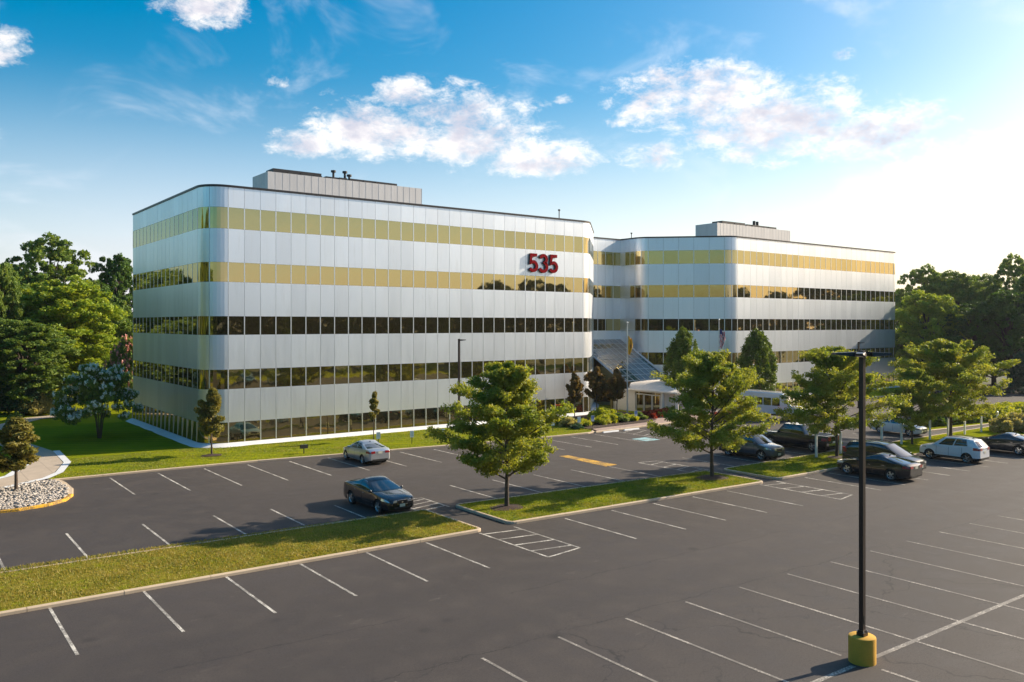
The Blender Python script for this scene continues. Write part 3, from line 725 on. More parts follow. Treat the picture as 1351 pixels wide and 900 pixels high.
# ---- building number
SIG=empty('building_number_sign',(fac(717,65.3),65.3,15.82),0,'large red building number 535 on the left wing between the two top window rows','sign')
def digit(ch):
    # stroke centre lines in a 1 x 1.75 cell
    def arcp(cx,cy,rx,ry,a0,a1,n=14): return [(cx+rx*math.cos(R(a0+(a1-a0)*i/n)),cy+ry*math.sin(R(a0+(a1-a0)*i/n))) for i in range(n+1)]
    if ch=='5': return [[(.90,1.60),(.26,1.60),(.17,.86)]+arcp(.47,.56,.40,.42,125,-150)]
    return [arcp(.48,1.25,.35,.36,165,-60,12)+arcp(.46,.53,.41,.42,68,-160,14)]
for k,ch in enumerate('535'):
    b=MB(); wd=.145; 
    for st in digit(ch):
        pts=[Vector(p) for p in st]; l=offset(pts,wd); r_=offset(pts,-wd)
        # clamp sharp corner blowups
        for s_,dd in ((l,wd),(r_,wd)):
            for q in range(len(s_)):
                v=s_[q]-pts[q]
                if v.length>wd*1.5: s_[q]=pts[q]+v.normalized()*wd*1.5
        for y0,y1,mi in ((-.19,-.15,0),(-.15,.0,1)):
            b.cur=mi
            for q in range(len(pts)-1):
                f=[l[q],r_[q],r_[q+1],l[q+1]]
                b.mesh([(v.x,y0 if mi==0 else y0+.001,v.y) for v in f]+[(v.x,y1,v.y) for v in f],[(0,1,2,3),(7,6,5,4),(0,3,7,4),(1,5,6,2)]+([(0,4,5,1)] if q==0 else [])+([(3,2,6,7)] if q==len(pts)-2 else []))
    o=b.build('digit',[M['red'],M['black']],SIG); fix(o); o.scale=(1.14,1,1.08); o.location=(-1.98+k*1.32,0.14,-.95)
# ================================================================= LAMPS, POLES, SIGNS
def lamp(x,y,z,h,label,heads,base=True,pr_=.085,grp=None):
    e=empty('street_lamp',(x,y,z),0,label,'street lamp',grp)
    zb=0
    if base:
        b=MB(); b.lathe([(.0,-.02),(.375,-.02),(.375,.70),(.365,.735),(.34,.75),(0,.752)],32); b.build('concrete_base',M['yconc'],e,smooth=40); zb=.75
    b=MB(); b.box(-pr_,pr_,-pr_,pr_,zb+.04,h)
    b.build('pole',M['bronze'],e)
    b=MB(); b.box(-pr_*1.7,pr_*1.7,-pr_*1.7,pr_*1.7,zb,zb+.10); 
    b.box(-pr_*1.3,pr_*1.3,-pr_*1.3,pr_*1.3,zb+.10,zb+.16); b.build('base_plate',M['bronze'],e)
    b=MB(); b.box(-.04,.04,-pr_-.008,-pr_-.001,zb+.35,zb+.58); b.build('hand_hole_cover',M['dark'],e)
    if base:
        b=MB()
        for sx in (-1,1):
            for sy in (-1,1): b.tube([(sx*pr_*1.5,sy*pr_*1.5,zb+.10),(sx*pr_*1.5,sy*pr_*1.5,zb+.15)],.014,6)
        b.build('anchor_bolts',M['alu'],e)
    for ang,r0,ln,wd in heads:
        Mx=Matrix.Rotation(ang,4,'Z'); b=MB()
        b.box(pr_,r0,-.03,.03,h-.16,h-.08,Mx)
        b.mesh([Mx@Vector(v) for v in [(r0,-wd,h-.18),(r0+ln,-wd*.8,h-.12),(r0+ln,wd*.8,h-.12),(r0,wd,h-.18),(r0,-wd*.8,h-.04),(r0+ln,-wd*.6,h-.07),(r0+ln,wd*.6,h-.07),(r0,wd*.8,h-.04)]],[(3,2,1,0),(4,5,6,7),(0,1,5,4),(1,2,6,5),(2,3,7,6),(3,0,4,7)])
        hd=b.build('lamp_head',M['bronze'],e); l=MB(); l.mesh([Mx@Vector(v) for v in [(r0+.08,-wd*.6,h-.182),(r0+ln*.85,-wd*.5,h-.14),(r0+ln*.85,wd*.5,h-.14),(r0+.08,wd*.6,h-.182)]],[(3,2,1,0)]); l.build('lens',M['white'],hd)
    return e
va=-math.atan2(833.5,1098.0)
lamp(22.45,12.95,0,8.93,'tall dark square lamp post on a yellow round concrete base in the foreground',[(va,.25,.55,.16),(va+PI,.22,.62,.16),(va+.9,.25,.5,.15),(va-PI/2-.5,.25,.45,.15)],pr_=.066)
lamp(fac(604.5,61.5),61.5,.1,9.7-20*fac(604.5,61.5)/.6054*.0+ -1.45,'slender brown lamp post on the lawn before the left wing',[(va,.12,.5,.12)],False,.075)
lamp(fac(1131.5,52),52,0,7.6,'brown lamp post behind the honey locust near the right wing',[(va,.12,.55,.12)],False,.08)
def flagpole(x,y,h,label):
    e=empty('flagpole',(x,y,.12),0,label,'flagpole'); b=MB(); b.tube([(0,0,0),(0,0,h*.5),(0,0,h)],[.085,.07,.045],12); b.build('pole',M['alu'],e,smooth=40)
    b=MB(); b.lathe([(0.001,-.1),(.07,-.07),(.1,0),(.07,.07),(.001,.1)],12,Matrix.Translation((0,0,h+.08))); b.build('finial',M['alu'],e,smooth=60)
    b=MB(); b.tube([(0,0,0),(0,0,.12)],.16,12); b.build('collar',M['alu'],e)
flagpole(61.4,61.2,9.6,'grey flagpole by the entrance canopy carrying the yellow flag')
fx=fac(947.5,57); flagpole(fx,57,9.9,'grey flagpole between the columnar trees carrying the striped flag')
def hang(x,y,z,name,label,mats,stripes,h=2.0,w=.45):
    b=MB(); nx,nz=10,26
    P=[[None]*(nz+1) for _ in range(nx+1)]
    for i in range(nx+1):
        for j in range(nz+1):
            u=i/nx; v=j/nz; wd=w*(.35+.65*math.sin(PI*min(1,.2+v*.75)))
            P[i][j]=(.09+u*wd*.9, .10*math.sin(u*11+v*2.5)*(.4+u), -v*h-u*.25*(1-v)+.08*math.sin(u*7))
    for i in range(nx):
        for j in range(nz):
            b.cur=stripes(i/nx,j/nz); b.face([P[i][j],P[i+1][j],P[i+1][j+1],P[i][j+1]])
    o=b.build(name,mats); o.location=(x,y,z); o.rotation_euler=(0,0,va); 
    me=o.data; md=o.modifiers.new('t','SOLIDIFY'); md.thickness=.012; md.offset=0
    return tag(o,label,'flag')
fr_=mat('flag red',(.55,.02,.03),.8); fw=mat('flag white',(.75,.72,.70),.8); fb=mat('flag blue',(.02,.03,.16),.8); fy=mat('flag buff yellow',(.80,.42,.02),.8); fy2=mat('flag orange emblem',(.55,.20,.03),.8)
hang(fx,57,9.1,'flag','limp red and white striped flag with blue canton on its pole',[fr_,fw,fb],lambda u,v: 2 if (v<.26 and u<.6) else int((u*.8+v*.6)*11)%2,2.0,.62)
hang(61.4,61.2,8.4,'flag','limp buff yellow flag hanging by the entrance canopy',[fy,fy2],lambda u,v: 1 if .38<v<.56 and .2<u<.8 else 0,1.9,.5)
def sign(x,y,label,acc=False,rz=0.):
    e=empty('parking_sign',(x,y,.1),rz,label,'sign','small signs along the lawn kerb')
    b=MB(); b.box(-.025,.025,-.02,.02,0,1.05); b.build('post',M['postgreen'],e)
    b=MB(); b.box(-.16,.16,-.035,-.021,.55,1.08); o=b.build('sign_panel',M['signwhite'],e)
    b=MB(); 
    if acc:
        b.box(-.12,.12,-.041,-.036,.72,1.03); s=b.build('blue_field',M['blue'],o)
        b=MB(); b.lathe([(.02,0),(.035,0)],10,Matrix.Translation((-.01,-.043,.97))@Matrix.Rotation(PI/2,4,'X')); b.lathe([(.045,0),(.065,0)],14,Matrix.Translation((0,-.043,.82))@Matrix.Rotation(PI/2,4,'X')); b.box(-.02,.0,-.045,-.042,.84,.95); b.box(-.01,.05,-.045,-.042,.84,.86); b.build('symbol',M['signwhite'],o)
    else:
        for k in range(3): b.box(-.11,.11,-.039,-.036,.92-k*.11,.95-k*.11)
        b.build('sign_border',mat('green sign ink',(.10,.30,.18),.6) if 'ink' not in M else M['ink'],o)
    return e
M['ink']=mat('green sign ink',(.20,.36,.28),.6)
sg=[(498,58.4,'small white sign just behind the silver sedan',0),(542.3,57.6,'small white sign on the lawn right of the silver sedan',0),(583,57.1,'small white sign beside the brown lamp post',0),
    (728.3,56.7,'small white sign at the lawn edge right of the big honey locust',0),(762.8,57.0,'white sign at the left end of the planting bed',0),(780.7,56.9,'blue and white accessible parking sign in front of the clipped shrub',1),(837.7,57.6,'blue accessible parking sign near the red shrubs and entrance doors',1)]
for x,y,l,a in sg: sign(fac(x,y),y,l,bool(a),va*.35)
e=empty('floodlight',(24.9,58.2,.1),0,'small black floodlight on a short stake in the front lawn','floodlight')
b=MB(); b.box(-.03,.03,-.03,.03,0,.42); b.build('stake',M['dark'],e); b=MB(); b.box(-.27,.27,-.12,.12,.40,.66); b.box(-.22,.22,.121,.16,.44,.62); b.build('housing',M['dark'],e)
for x,l in ((52.0,'left of the two white wheel stops before the planting bed'),(54.6,'right of the two white wheel stops before the planting bed')):
    b=MB(); b.mesh([(-.95,-.09,0),(.95,-.09,0),(.95,.09,0),(-.95,.09,0),(-.93,-.05,.12),(.93,-.05,.12),(.93,.05,.12),(-.93,.05,.12)],[(0,3,2,1),(4,5,6,7),(0,1,5,4),(1,2,6,5),(2,3,7,6),(3,0,4,7)])
    o=b.build('wheel_stop',M['sill']); o.location=(x,53.9,.006); tag(o,l,'wheel stop','wheel stops before the planting bed')
pp=[(53.4,34.3,'white bollard post left of the middle honey locust trunk'),(56.35,34.2,'white bollard post just right of the middle honey locust trunk'),(61.9,34.1,'white bollard post above the dark minivan, left of its pair'),(64.7,34.0,'white bollard post in front of the white sedan side'),
    (69.1,33.9,'white bollard post at the nose of the white sedan'),(72.0,33.8,'white bollard post against the dark trunk of the large locust'),(74.8,33.7,'first white bollard post right of the large locust trunk'),(77.7,33.6,'second white bollard post right of the large locust trunk'),(80.4,33.4,'last white bollard post with a small plate, nearest the straw coloured grass')]
proto=empty('bollard_post'); tag(proto,None,'bollard'); b=MB(); b.box(-.065,.065,-.065,.065,0,1.62); b.build('post',M['white'],proto); b=MB(); b.mesh([(-.085,-.085,1.62),(.085,-.085,1.62),(.085,.085,1.62),(-.085,.085,1.62),(0,0,1.70)],[(0,1,4),(1,2,4),(2,3,4),(3,0,4),(3,2,1,0)]); b.build('cap',M['white'],proto)
for i,(x,y,l) in enumerate(pp):
    o=proto if i==0 else copy_tree(proto); place(o,(x,y,.1),0,l,'white posts along the planted island')
    if i==8: b=MB(); b.box(-.12,.12,-.09,-.07,1.35,1.62); b.build('plate',M['signwhite'],o)
# ================================================================= VEHICLES
def paint(name,col,metal=.3,rough=.28):
    t=NT(name); n=t.noise(180,2); return t.set(Base_Color=col,Metallic=metal,Roughness=rough,Coat_Weight=1.,Coat_Roughness=.04)
M['tyre']=mat('tyre',(.018,.018,.018),.8); M['rim']=mat('alloy rim',(.60,.61,.62),.25,.85); M['cglass']=mat('car glass',(.012,.016,.018),.04,0,.9,coat=1)
M['chrome']=mat('chrome',(.75,.75,.76),.12,1); M['tail']=mat('tail lamp red',(.35,.008,.01),.15,coat=1); M['head']=mat('head lamp lens',(.55,.58,.60),.08,.6,coat=1)
M['plate']=mat('number plate',(.62,.60,.48),.5); M['under']=mat('underbody',(.01,.01,.01),.9); M['seam']=mat('panel gap',(.008,.008,.008),.8)
def wheel(parent,x,y,r,w,side,dark=False):
    Mx=Matrix.Translation((x,y,r))@Matrix.Rotation(PI/2*side,4,'Y'); rr=r*.68
    b=MB(); b.lathe([(rr,-w/2),(r*.93,-w/2),(r,-w/2+.03),(r,w/2-.03),(r*.93,w/2),(rr,w/2-.01),(rr-.01,w/2-.05)],28,Mx); o=b.build('wheel',M['tyre'],parent,smooth=40)
    b=MB(); b.lathe([(rr-.012,w/2-.005),(rr-.03,w/2-.02),(rr-.05,w/2-.09)],28,Mx)
    for k in range(5):
        A=Mx@Matrix.Rotation(2*PI*k/5+.3,4,'Z'); 
        b.mesh([A@Vector(v) for v in [(.02,-.035,w/2-.01),(rr-.02,-.055,w/2-.02),(rr-.02,.055,w/2-.02),(.02,.035,w/2-.01),(.02,-.035,w/2-.05),(rr-.02,-.055,w/2-.06),(rr-.02,.055,w/2-.06),(.02,.035,w/2-.05)]],[(0,1,2,3),(0,4,5,1),(3,2,6,7)])
    b.lathe([(.001,w/2),(.06,w/2-.005),(.065,w/2-.03)],14,Mx); fix(b.build('rim',M['rim'],o,smooth=40))
    b=MB(); b.lathe([(.001,w/2-.085),(rr-.04,w/2-.085)],20,Mx); b.build('dark_backing',M['under'],o)  # black disc puts the dark hollow behind the spokes into colour
def interp(pts,s):
    if s<=pts[0][0]: return pts[0][1]
    for (a,za),(b_,zb) in zip(pts[:-1],pts[1:]):
        if s<=b_:
            t=(s-a)/(b_-a); return za+(zb-za)*t
    return pts[-1][1]
def smooth_i(pts,s,w=.12):
    return (interp(pts,s-w)+interp(pts,s-w/2)+interp(pts,s)*2+interp(pts,s+w/2)+interp(pts,s+w))/6
def car(name,label,cat,sp,pm,group=None):
    L0,Wd,wb,fo,wr=sp['L'],sp['W'],sp['wb'],sp['fo'],sp['wr']
    e=empty(name,(0,0,0),0,label,cat,group)
    hw=Wd/2; ws=[fo,fo+wb]; rock=sp.get('rock',.22); Ra=wr+.055
    deck=sp['deck']
    def plan(s):
        ef=min(1,s/sp.get('rf',.75)); er=min(1,(L0-s)/sp.get('rr',.5))
        f=sp.get('nf',.72)+(1-sp.get('nf',.72))*math.sqrt(max(0,1-(1-ef)**2)); r=.76+.24*math.sqrt(max(0,1-(1-er)**2)); return hw*min(f,r)
    def zl(s):
        z=rock+ (.07*(1-min(1,s/.4)))+(.14*(1-min(1,(L0-s)/.5)))
        for c in ws:
            d=abs(s-c)
            if d<Ra: z=max(z,wr+math.sqrt(Ra*Ra-d*d))
        return z
    def ring(s):
        w=plan(s); zd=smooth_i(deck,s); z0=min(zl(s),zd-.12); zb=rock+.02
        zs=zd-.07
        def wat(z): 
            t=(z-zb)/max(.05,zs-zb); return w*(.955+.045*math.sin(PI*min(1,max(0,t))**.8)) 
        zz=[z0,z0+(zs-z0)*.22,z0+(zs-z0)*.5,z0+(zs-z0)*.78,zs]
        p=[(wat(z),z) for z in zz]+[(w*.945,zd-.02),(w*.86,zd+.006),(w*.45,zd+.035*sp.get('crown',1)),(0,zd+.045*sp.get('crown',1))]
        return p
    N=int(L0/.05); st=[L0*i/N for i in range(N+1)]
    for c in ws: st+=[c-Ra+.002,c-Ra-.002,c+Ra-.002,c+Ra+.002]
    st=sorted(st); b=MB(); vs=[];fs=[]; K=9
    for s in st:
        rg=ring(s); full=[(x,z) for x,z in rg]+[(-x,z) for x,z in reversed(rg[:-1])]
        vs+=[(x,L0/2-s,z) for x,z in full]
    m_=2*K-1
    for i in range(len(st)-1):
        for k in range(m_-1): fs.append((i*m_+k,(i+1)*m_+k,(i+1)*m_+k+1,i*m_+k+1))
    fs.append(tuple(reversed(range(m_)))); fs.append(tuple((len(st)-1)*m_+k for k in range(m_)))
    b.mesh(vs,fs)
    # ---- greenhouse shell
    xb0,xb1,xt0,xt1,zr=sp['cab']; 
    def belt(u): s=xb0+(xb1-xb0)*u; return Vector((plan(s)*sp.get('bw',.90),L0/2-s,smooth_i(deck,s)-.015))
    def rail(u):
        s=xt0+(xt1-xt0)*u; d=(u-.45); z=zr-sp.get('rc',.12)*d*d*2; wr_=hw*sp.get('tw',.70)*(1-.10*max(0,u-.6)-.08*max(0,.2-u)); return Vector((wr_,L0/2-s,z))
    def side(u,t,off=0,sg=1):
        a_=belt(u);c_=rail(u); p=a_.lerp(c_,t); bul=.045*math.sin(PI*t); p.x+=bul+off; p.z+=0; p.x*=sg; return p
    nu,ntt=24,6
    g=MB()
    for sg_ in (1,-1):
        vs=[side(i/nu,j/ntt,0,sg_) for i in range(nu+1) for j in range(ntt+1)]
        g.mesh(vs,[(i*(ntt+1)+j,(i+1)*(ntt+1)+j,(i+1)*(ntt+1)+j+1,i*(ntt+1)+j+1) for i in range(nu) for j in range(ntt)])
    def roofp(u,v,off=0): p=side(u,1.0,0,1); x=p.x*v; return Vector((x,p.y,p.z+.05*(1-v*v)+off))
    vs=[roofp(i/nu,-1+2*j/10) for i in range(nu+1) for j in range(11)]
    g.mesh(vs,[(i*11+j,(i+1)*11+j,(i+1)*11+j+1,i*11+j+1) for i in range(nu) for j in range(10)])
    def endp(u,t,v,off=0):
        p=side(u,t,0,1); q=(1-v*v); bl=(.16*(1-t)+.05*t) if u==0 else (.12*(1-t)+.05*t)
        y=p.y+(bl*q+off*.7 if u==0 else -bl*q-off*.7); return Vector((p.x*v,y,p.z+.05*q*t+off*.7+.03*q*(1-t)))
    for u in (0,1):
        vs=[endp(u,i/6,-1+2*j/10) for i in range(7) for j in range(11)]
        g.mesh(vs,[(i*11+j,(i+1)*11+j,(i+1)*11+j+1,i*11+j+1) for i in range(6) for j in range(10)])
    # join body and cab shell as ONE body mesh
    b.mesh(g.v,g.f); bo=b.build('body',pm,e,smooth=38); fix(bo)
    def patch(u0,u1,t0,t1,name,m,off=.009,slant0=0,slant1=0,nu=8,nt=5):
        for sg_ in (1,-1):
            q=MB(); vs=[]
            for i in range(nu+1):
                for j in range(nt+1):
                    t=t0+(t1-t0)*j/nt; ua=u0+slant0*(1-j/nt); ub=u1+slant1*(1-j/nt); vs.append(side(ua+(ub-ua)*i/nu,t,off,sg_))
            q.mesh(vs,[(i*(nt+1)+j,(i+1)*(nt+1)+j,(i+1)*(nt+1)+j+1,i*(nt+1)+j+1) for i in range(nu) for j in range(nt)]); q.build(name,m,e,smooth=60)
    for (u0,u1) in sp['glass']: patch(u0,u1,.10,.86,'side_window',M['cglass'])
    if sp.get('trim'): 
        patch(sp['glass'][0][0]-.01,sp['glass'][-1][1]+.02,.875,.90,'window_trim',M['chrome'],.012,nu=16,nt=1)
    for u,nm in ((0,'windshield'),(1,'rear_window')):
        if u==1 and sp.get('norear'): continue
        q=MB(); t0,t1=(.06,.93) if u==0 else sp.get('rw',(.10,.90)); vs=[endp(u,t0+(t1-t0)*i/6,(-1+2*j/10)*.90,.012) for i in range(7) for j in range(11)]
        q.mesh(vs,[(i*11+j,(i+1)*11+j,(i+1)*11+j+1,i*11+j+1) for i in range(6) for j in range(10)]); q.build(nm,M['cglass'],e,smooth=60)
    # underbody, wheels
    q=MB(); q.box(-hw+.30,hw-.30,-L0/2+.25,L0/2-.25,.17,.62); 
    for c in ws: q.box(-hw+.26,hw-.26,L0/2-c-Ra-.03,L0/2-c+Ra+.03,.3,.66)
    q.build('underbody',M['under'],e)
    for c in ws:
        for sg_ in (1,-1): wheel(e,sg_*(hw-.125),L0/2-c,wr,.22,sg_)
    # body side point at s, height
    def bs(s,z,off,sg_): 
        rg=ring(s)
        for (xa,za),(xb,zb_) in zip(rg[:-1],rg[1:]):
            if za<=z<=zb_ : t=(z-za)/max(1e-6,zb_-za); return Vector((sg_*(xa+(xb-xa)*t+off),L0/2-s,z))
        return Vector((sg_*(rg[3][0]+off),L0/2-s,z))
    def sstrip(s0,s1,z0,z1,name,m,off=.006,n=6,par=e,slope=0.):
        for sg_ in (1,-1):
            q=MB(); vs=[]
            for i in range(n+1):
                s=s0+(s1-s0)*i/n
                for j in range(4): z=z0+(z1-z0)*j/3+slope*i/n; vs.append(bs(s,z,off,sg_))
            q.mesh(vs,[(i*4+j,(i+1)*4+j,(i+1)*4+j+1,i*4+j+1) for i in range(n) for j in range(3)]); q.build(name,m,par,smooth=60)
    def seam(s):
        for sg_ in (1,-1):
            q=MB(); zt=smooth_i(deck,s)-.08; z0=rock+.08; vs=[]
            for i in range(9): 
                z=z0+(zt-z0)*i/8; vs+= [bs(s-.008,z,.003,sg_),bs(s+.008,z,.003,sg_)]
            q.mesh(vs,[(2*i,2*i+1,2*i+3,2*i+2) for i in range(8)]); q.build('door_seam',M['seam'],bo)
    for s in sp['seams']: seam(s)
    for s in sp['seams'][1:]: 
        for sg_ in (1,-1):
            p=bs(s-.18,smooth_i(deck,s)-.17,.015,sg_); q=MB(); q.box(p.x-.02,p.x+.02,p.y-.09,p.y+.09,p.z-.014,p.z+.014); q.build('door_handle',M['chrome'] if sp.get('trim') else pm,e)
    # lamps
    hz=sp['hz']; sstrip(.10,.62,hz-.10,hz+.015,'headlight',M['head'],.010,6,e,.05)
    tz=sp['tz']; sstrip(L0-.42,L0-.015,tz-.09,tz+sp.get('th',.07),'tail_light',M['tail'],.008)
    w0=plan(0)
    q=MB(); yf=L0/2
    q.box(-w0*.48,w0*.48,yf-.02,yf+.014,hz-.22,hz-.02); fix(q.build('grille',M['black'],e))
    q=MB(); q.box(-w0*.50,w0*.50,yf-.02,yf+.02,hz-.02,hz+.004); q.box(-w0*.50,w0*.50,yf-.02,yf+.02,hz-.235,hz-.218); 
    if sp.get('trim'): 
        q.box(-w0*.50,-w0*.48,yf-.02,yf+.02,hz-.218,hz-.02); q.box(w0*.48,w0*.50,yf-.02,yf+.02,hz-.218,hz-.02); q.box(-.05,.05,yf-.02,yf+.024,hz-.14,hz-.08)
    q.build('grille_trim',M['chrome'],e)
    q=MB(); q.box(-w0*.80,w0*.80,yf-.03,yf+.01,.30,.40); q.build('lower_intake',M['black'],e)
    for sg_ in (1,-1):
        q=MB(); q.box(min(sg_*w0*.55,sg_*w0*.92),max(sg_*w0*.55,sg_*w0*.92),yf-.03,yf+.012,hz-.12,hz-.01); q.build('headlight',M['head'],e)
    if not sp.get('nofp'): q=MB(); q.box(-.15,.15,yf,yf+.026,.40,.55); q.build('number_plate',M['plate'],e)
    yr=-L0/2; wr0=plan(L0); zdk=deck[-1][1]
    for sg_ in (1,-1):
        q=MB(); q.box(min(sg_*wr0*.55,sg_*wr0*.99),max(sg_*wr0*.55,sg_*wr0*.99),yr-.012,yr+.02,tz-.09,tz+sp.get('th',.07)); q.build('tail_light',M['tail'],e)
    q=MB(); q.box(-.16,.16,yr-.016,yr+.01,sp.get('pz',tz-.12),sp.get('pz',tz-.12)+.15); q.build('number_plate',M['plate'],e)
    q=MB(); q.box(-wr0*.85,wr0*.85,yr-.015,yr+.02,.30,.42); q.build('rear_diffuser',M['black'],e)
    # mirrors
    for sg_ in (1,-1):
        p=side(.07,.08,.09,sg_); q=MB(); A=Matrix.Translation(p)@Matrix.Diagonal((.11,.08,.075,1)); q.lathe([(.001,-1),(.6,-.8),(.95,-.3),(1,.2),(.7,.8),(.001,1)],12,A); q.build('wing_mirror',pm if not sp.get('blackmir') else M['black'],e,smooth=60)
    if sp.get('rails'):
        for sg_ in (1,-1):
            q=MB(); pts=[side(u,1.0,-.05,sg_)+Vector((0,0,.065)) for u in [.12+.7*k/8 for k in range(9)]]; q.tube(pts,.022,6); q.build('roof_rail',M['black'],e)
    if sp.get('fin'): q=MB(); p=roofp(.86,0); q.mesh([p+Vector(v) for v in [(-.02,.1,0),(.02,.1,0),(.02,-.06,0),(-.02,-.06,0),(0,-.05,.09)]],[(0,1,4),(1,2,4),(2,3,4),(3,0,4)]); q.build('antenna_fin',M['black'],e)
    if sp.get('clad'):
        sstrip(.05,L0-.05,rock+.01,rock+.12,'side_sill',M['black'],.008,40)
    return e,dict(ring=ring,plan=plan)
SED=dict(L=4.55,W=1.80,wb=2.68,fo=.90,wr=.325,rf=.95,nf=.62,rr=.6,deck=[(0,.56),(.06,.66),(.25,.76),(.6,.85),(1.25,.96),(2.2,.96),(3.3,1.03),(4.1,1.09),(4.40,1.05),(4.55,.88)],cab=(1.18,4.10,2.05,3.15,1.46),tw=.64,glass=[(.12,.48),(.52,.80)],seams=[1.40,2.35,3.25],hz=.70,tz=.90,pz=.78,rc=.26,fin=1,nofp=1)
LUX=dict(L=4.96,W=1.90,wb=2.91,fo=.90,wr=.355,rf=1.05,nf=.60,rr=.65,deck=[(0,.60),(.06,.70),(.25,.79),(.6,.87),(1.4,.99),(2.3,1.00),(3.6,1.07),(4.45,1.11),(4.80,1.07),(4.96,.90)],cab=(1.40,4.62,2.38,3.42,1.47),tw=.61,glass=[(.12,.46),(.50,.78)],seams=[1.62,2.6,3.5],hz=.75,tz=.93,pz=.80,rc=.30,trim=1,fin=1)
SUV=dict(L=4.75,W=1.85,wb=2.86,fo=.90,wr=.37,rock=.28,rf=.95,nf=.64,deck=[(0,.72),(.06,.84),(.25,.94),(.6,1.02),(1.2,1.12),(2.3,1.10),(3.6,1.16),(4.55,1.18),(4.75,1.10)],cab=(1.12,4.66,1.98,4.10,1.72),tw=.69,glass=[(.10,.39),(.42,.66),(.69,.88)],seams=[1.5,2.4,3.35],hz=.90,tz=1.08,th=.14,pz=.80,rails=1,clad=1,rc=.18)
CUV=dict(L=4.26,W=1.80,wb=2.56,fo=.86,wr=.345,rock=.28,rf=.9,nf=.62,rr=.6,deck=[(0,.68),(.06,.82),(.25,.92),(.6,1.0),(1.1,1.08),(2.2,1.08),(3.3,1.15),(4.0,1.19),(4.2,1.14),(4.26,1.06)],cab=(1.02,4.20,1.80,3.78,1.69),tw=.67,glass=[(.12,.44),(.47,.77)],seams=[1.35,2.2,3.1],hz=.86,tz=1.02,th=.10,pz=.72,rails=1,clad=1,rc=.20,fin=1)
VAN=dict(L=5.1,W=1.98,wb=3.03,fo=.96,wr=.34,rf=1.0,nf=.62,deck=[(0,.62),(.06,.74),(.25,.85),(.55,.95),(1.0,1.07),(2.3,1.05),(3.6,1.08),(4.95,1.10),(5.1,1.0)],cab=(.88,5.0,2.05,4.60,1.74),tw=.73,glass=[(.11,.37),(.40,.64),(.67,.89)],seams=[1.5,2.45,3.5],hz=.82,tz=1.04,th=.2,pz=.8,rails=1,rc=.16)
TRK=dict(L=5.85,W=2.0,wb=3.68,fo=.95,wr=.40,rock=.38,nf=.86,deck=[(0,.92),(.08,1.08),(.5,1.14),(1.5,1.18),(2.3,1.17),(5.7,1.20),(5.85,1.19)],cab=(1.45,3.95,2.05,3.60,1.90),tw=.72,glass=[(.11,.50),(.54,.92)],seams=[1.7,2.7,3.75],hz=1.0,tz=1.0,th=.2,pz=.70,crown=.4,rc=.05,rr=.12)
CPE=dict(L=4.6,W=1.78,wb=2.65,fo=.96,wr=.315,rf=1.0,nf=.60,rr=.6,deck=[(0,.52),(.06,.62),(.25,.71),(.6,.79),(1.35,.92),(2.2,.93),(3.3,.99),(4.1,1.04),(4.5,1.02),(4.6,.92)],cab=(1.25,4.12,2.12,3.22,1.42),tw=.64,glass=[(.12,.48),(.52,.80)],seams=[1.5,2.4,3.25],hz=.66,tz=.86,pz=.72,rc=.26)
p_silver=paint('silver paint',(.58,.60,.62),.75,.3); p_black=paint('black paint',(.008,.010,.014),.2,.2); p_blue=paint('slate blue paint',(.055,.085,.12),.5,.3); p_navy=paint('midnight paint',(.014,.022,.035),.4,.25)
p_white=paint('white car paint',(.72,.73,.75),.0,.3); p_dkgreen=paint('charcoal green paint',(.018,.026,.028),.4,.25)
def put(name,label,cat,sp,pm,x,y,head,g='cars parked in the lot'):
    e,i=car(name,label,cat,sp,pm,g); e.location=(x,y,.004); e.rotation_euler=(0,0,head); return e
put('parked_car','silver sedan parked nose in to the lawn kerb','car',SED,p_silver,27.35,53.2,R(-1))
put('parked_car','glossy black luxury sedan with chrome grille facing the grass island','car',LUX,p_black,21.1,39.55,PI+R(1))
put('parked_car','slate blue suv half hidden by the second honey locust','suv',SUV,p_blue,50.55,37.75,PI)
t_=put('parked_pickup','dark pickup truck with chrome bumper and crew cab behind the island','pickup truck',TRK,p_black,57.15,38.15,0)
# bed interior rails, bumper
q=MB(); q.box(-.80,.80,-2.78,-1.15,1.245,1.252); q.build('bed_floor',M['black'],t_)
q=MB(); q.box(-.93,-.80,-2.86,-1.10,1.20,1.275); q.box(.80,.93,-2.86,-1.10,1.20,1.276); q.box(-.80,.80,-2.90,-2.78,1.20,1.277); q.build('bed_rail',M['rim'],t_)
q=MB(); q.box(-.92,.92,-3.08,-2.9,.55,.74); q.build('rear_bumper',M['chrome'],t_)
put('parked_car','dark minivan with pale hood beside the black sedan','minivan',VAN,p_dkgreen,53.45,29.3,PI)
put('parked_car','black sedan parked nose in behind the tall lamp post','car',LUX,p_black,50.55,28.1,0)
put('parked_car','white compact suv with red tail lights parked tail out','suv',CUV,p_white,60.85,28.2,0)
put('parked_car','dark navy sedan at the right edge of the photo','car',LUX,p_navy,67.7,27.6,0)
put('parked_car','white sedan behind the white posts under the trees','car',CPE,p_white,71.5,37.8,PI)
put('parked_car','white sedan seen only mirrored in the lower windows','car',CPE,p_white,51,1.5,PI,'cars mirrored in the glass')
put('parked_car','silver sedan seen only mirrored in the lower windows','car',SED,p_silver,47,-1.6,0,'cars mirrored in the glass')
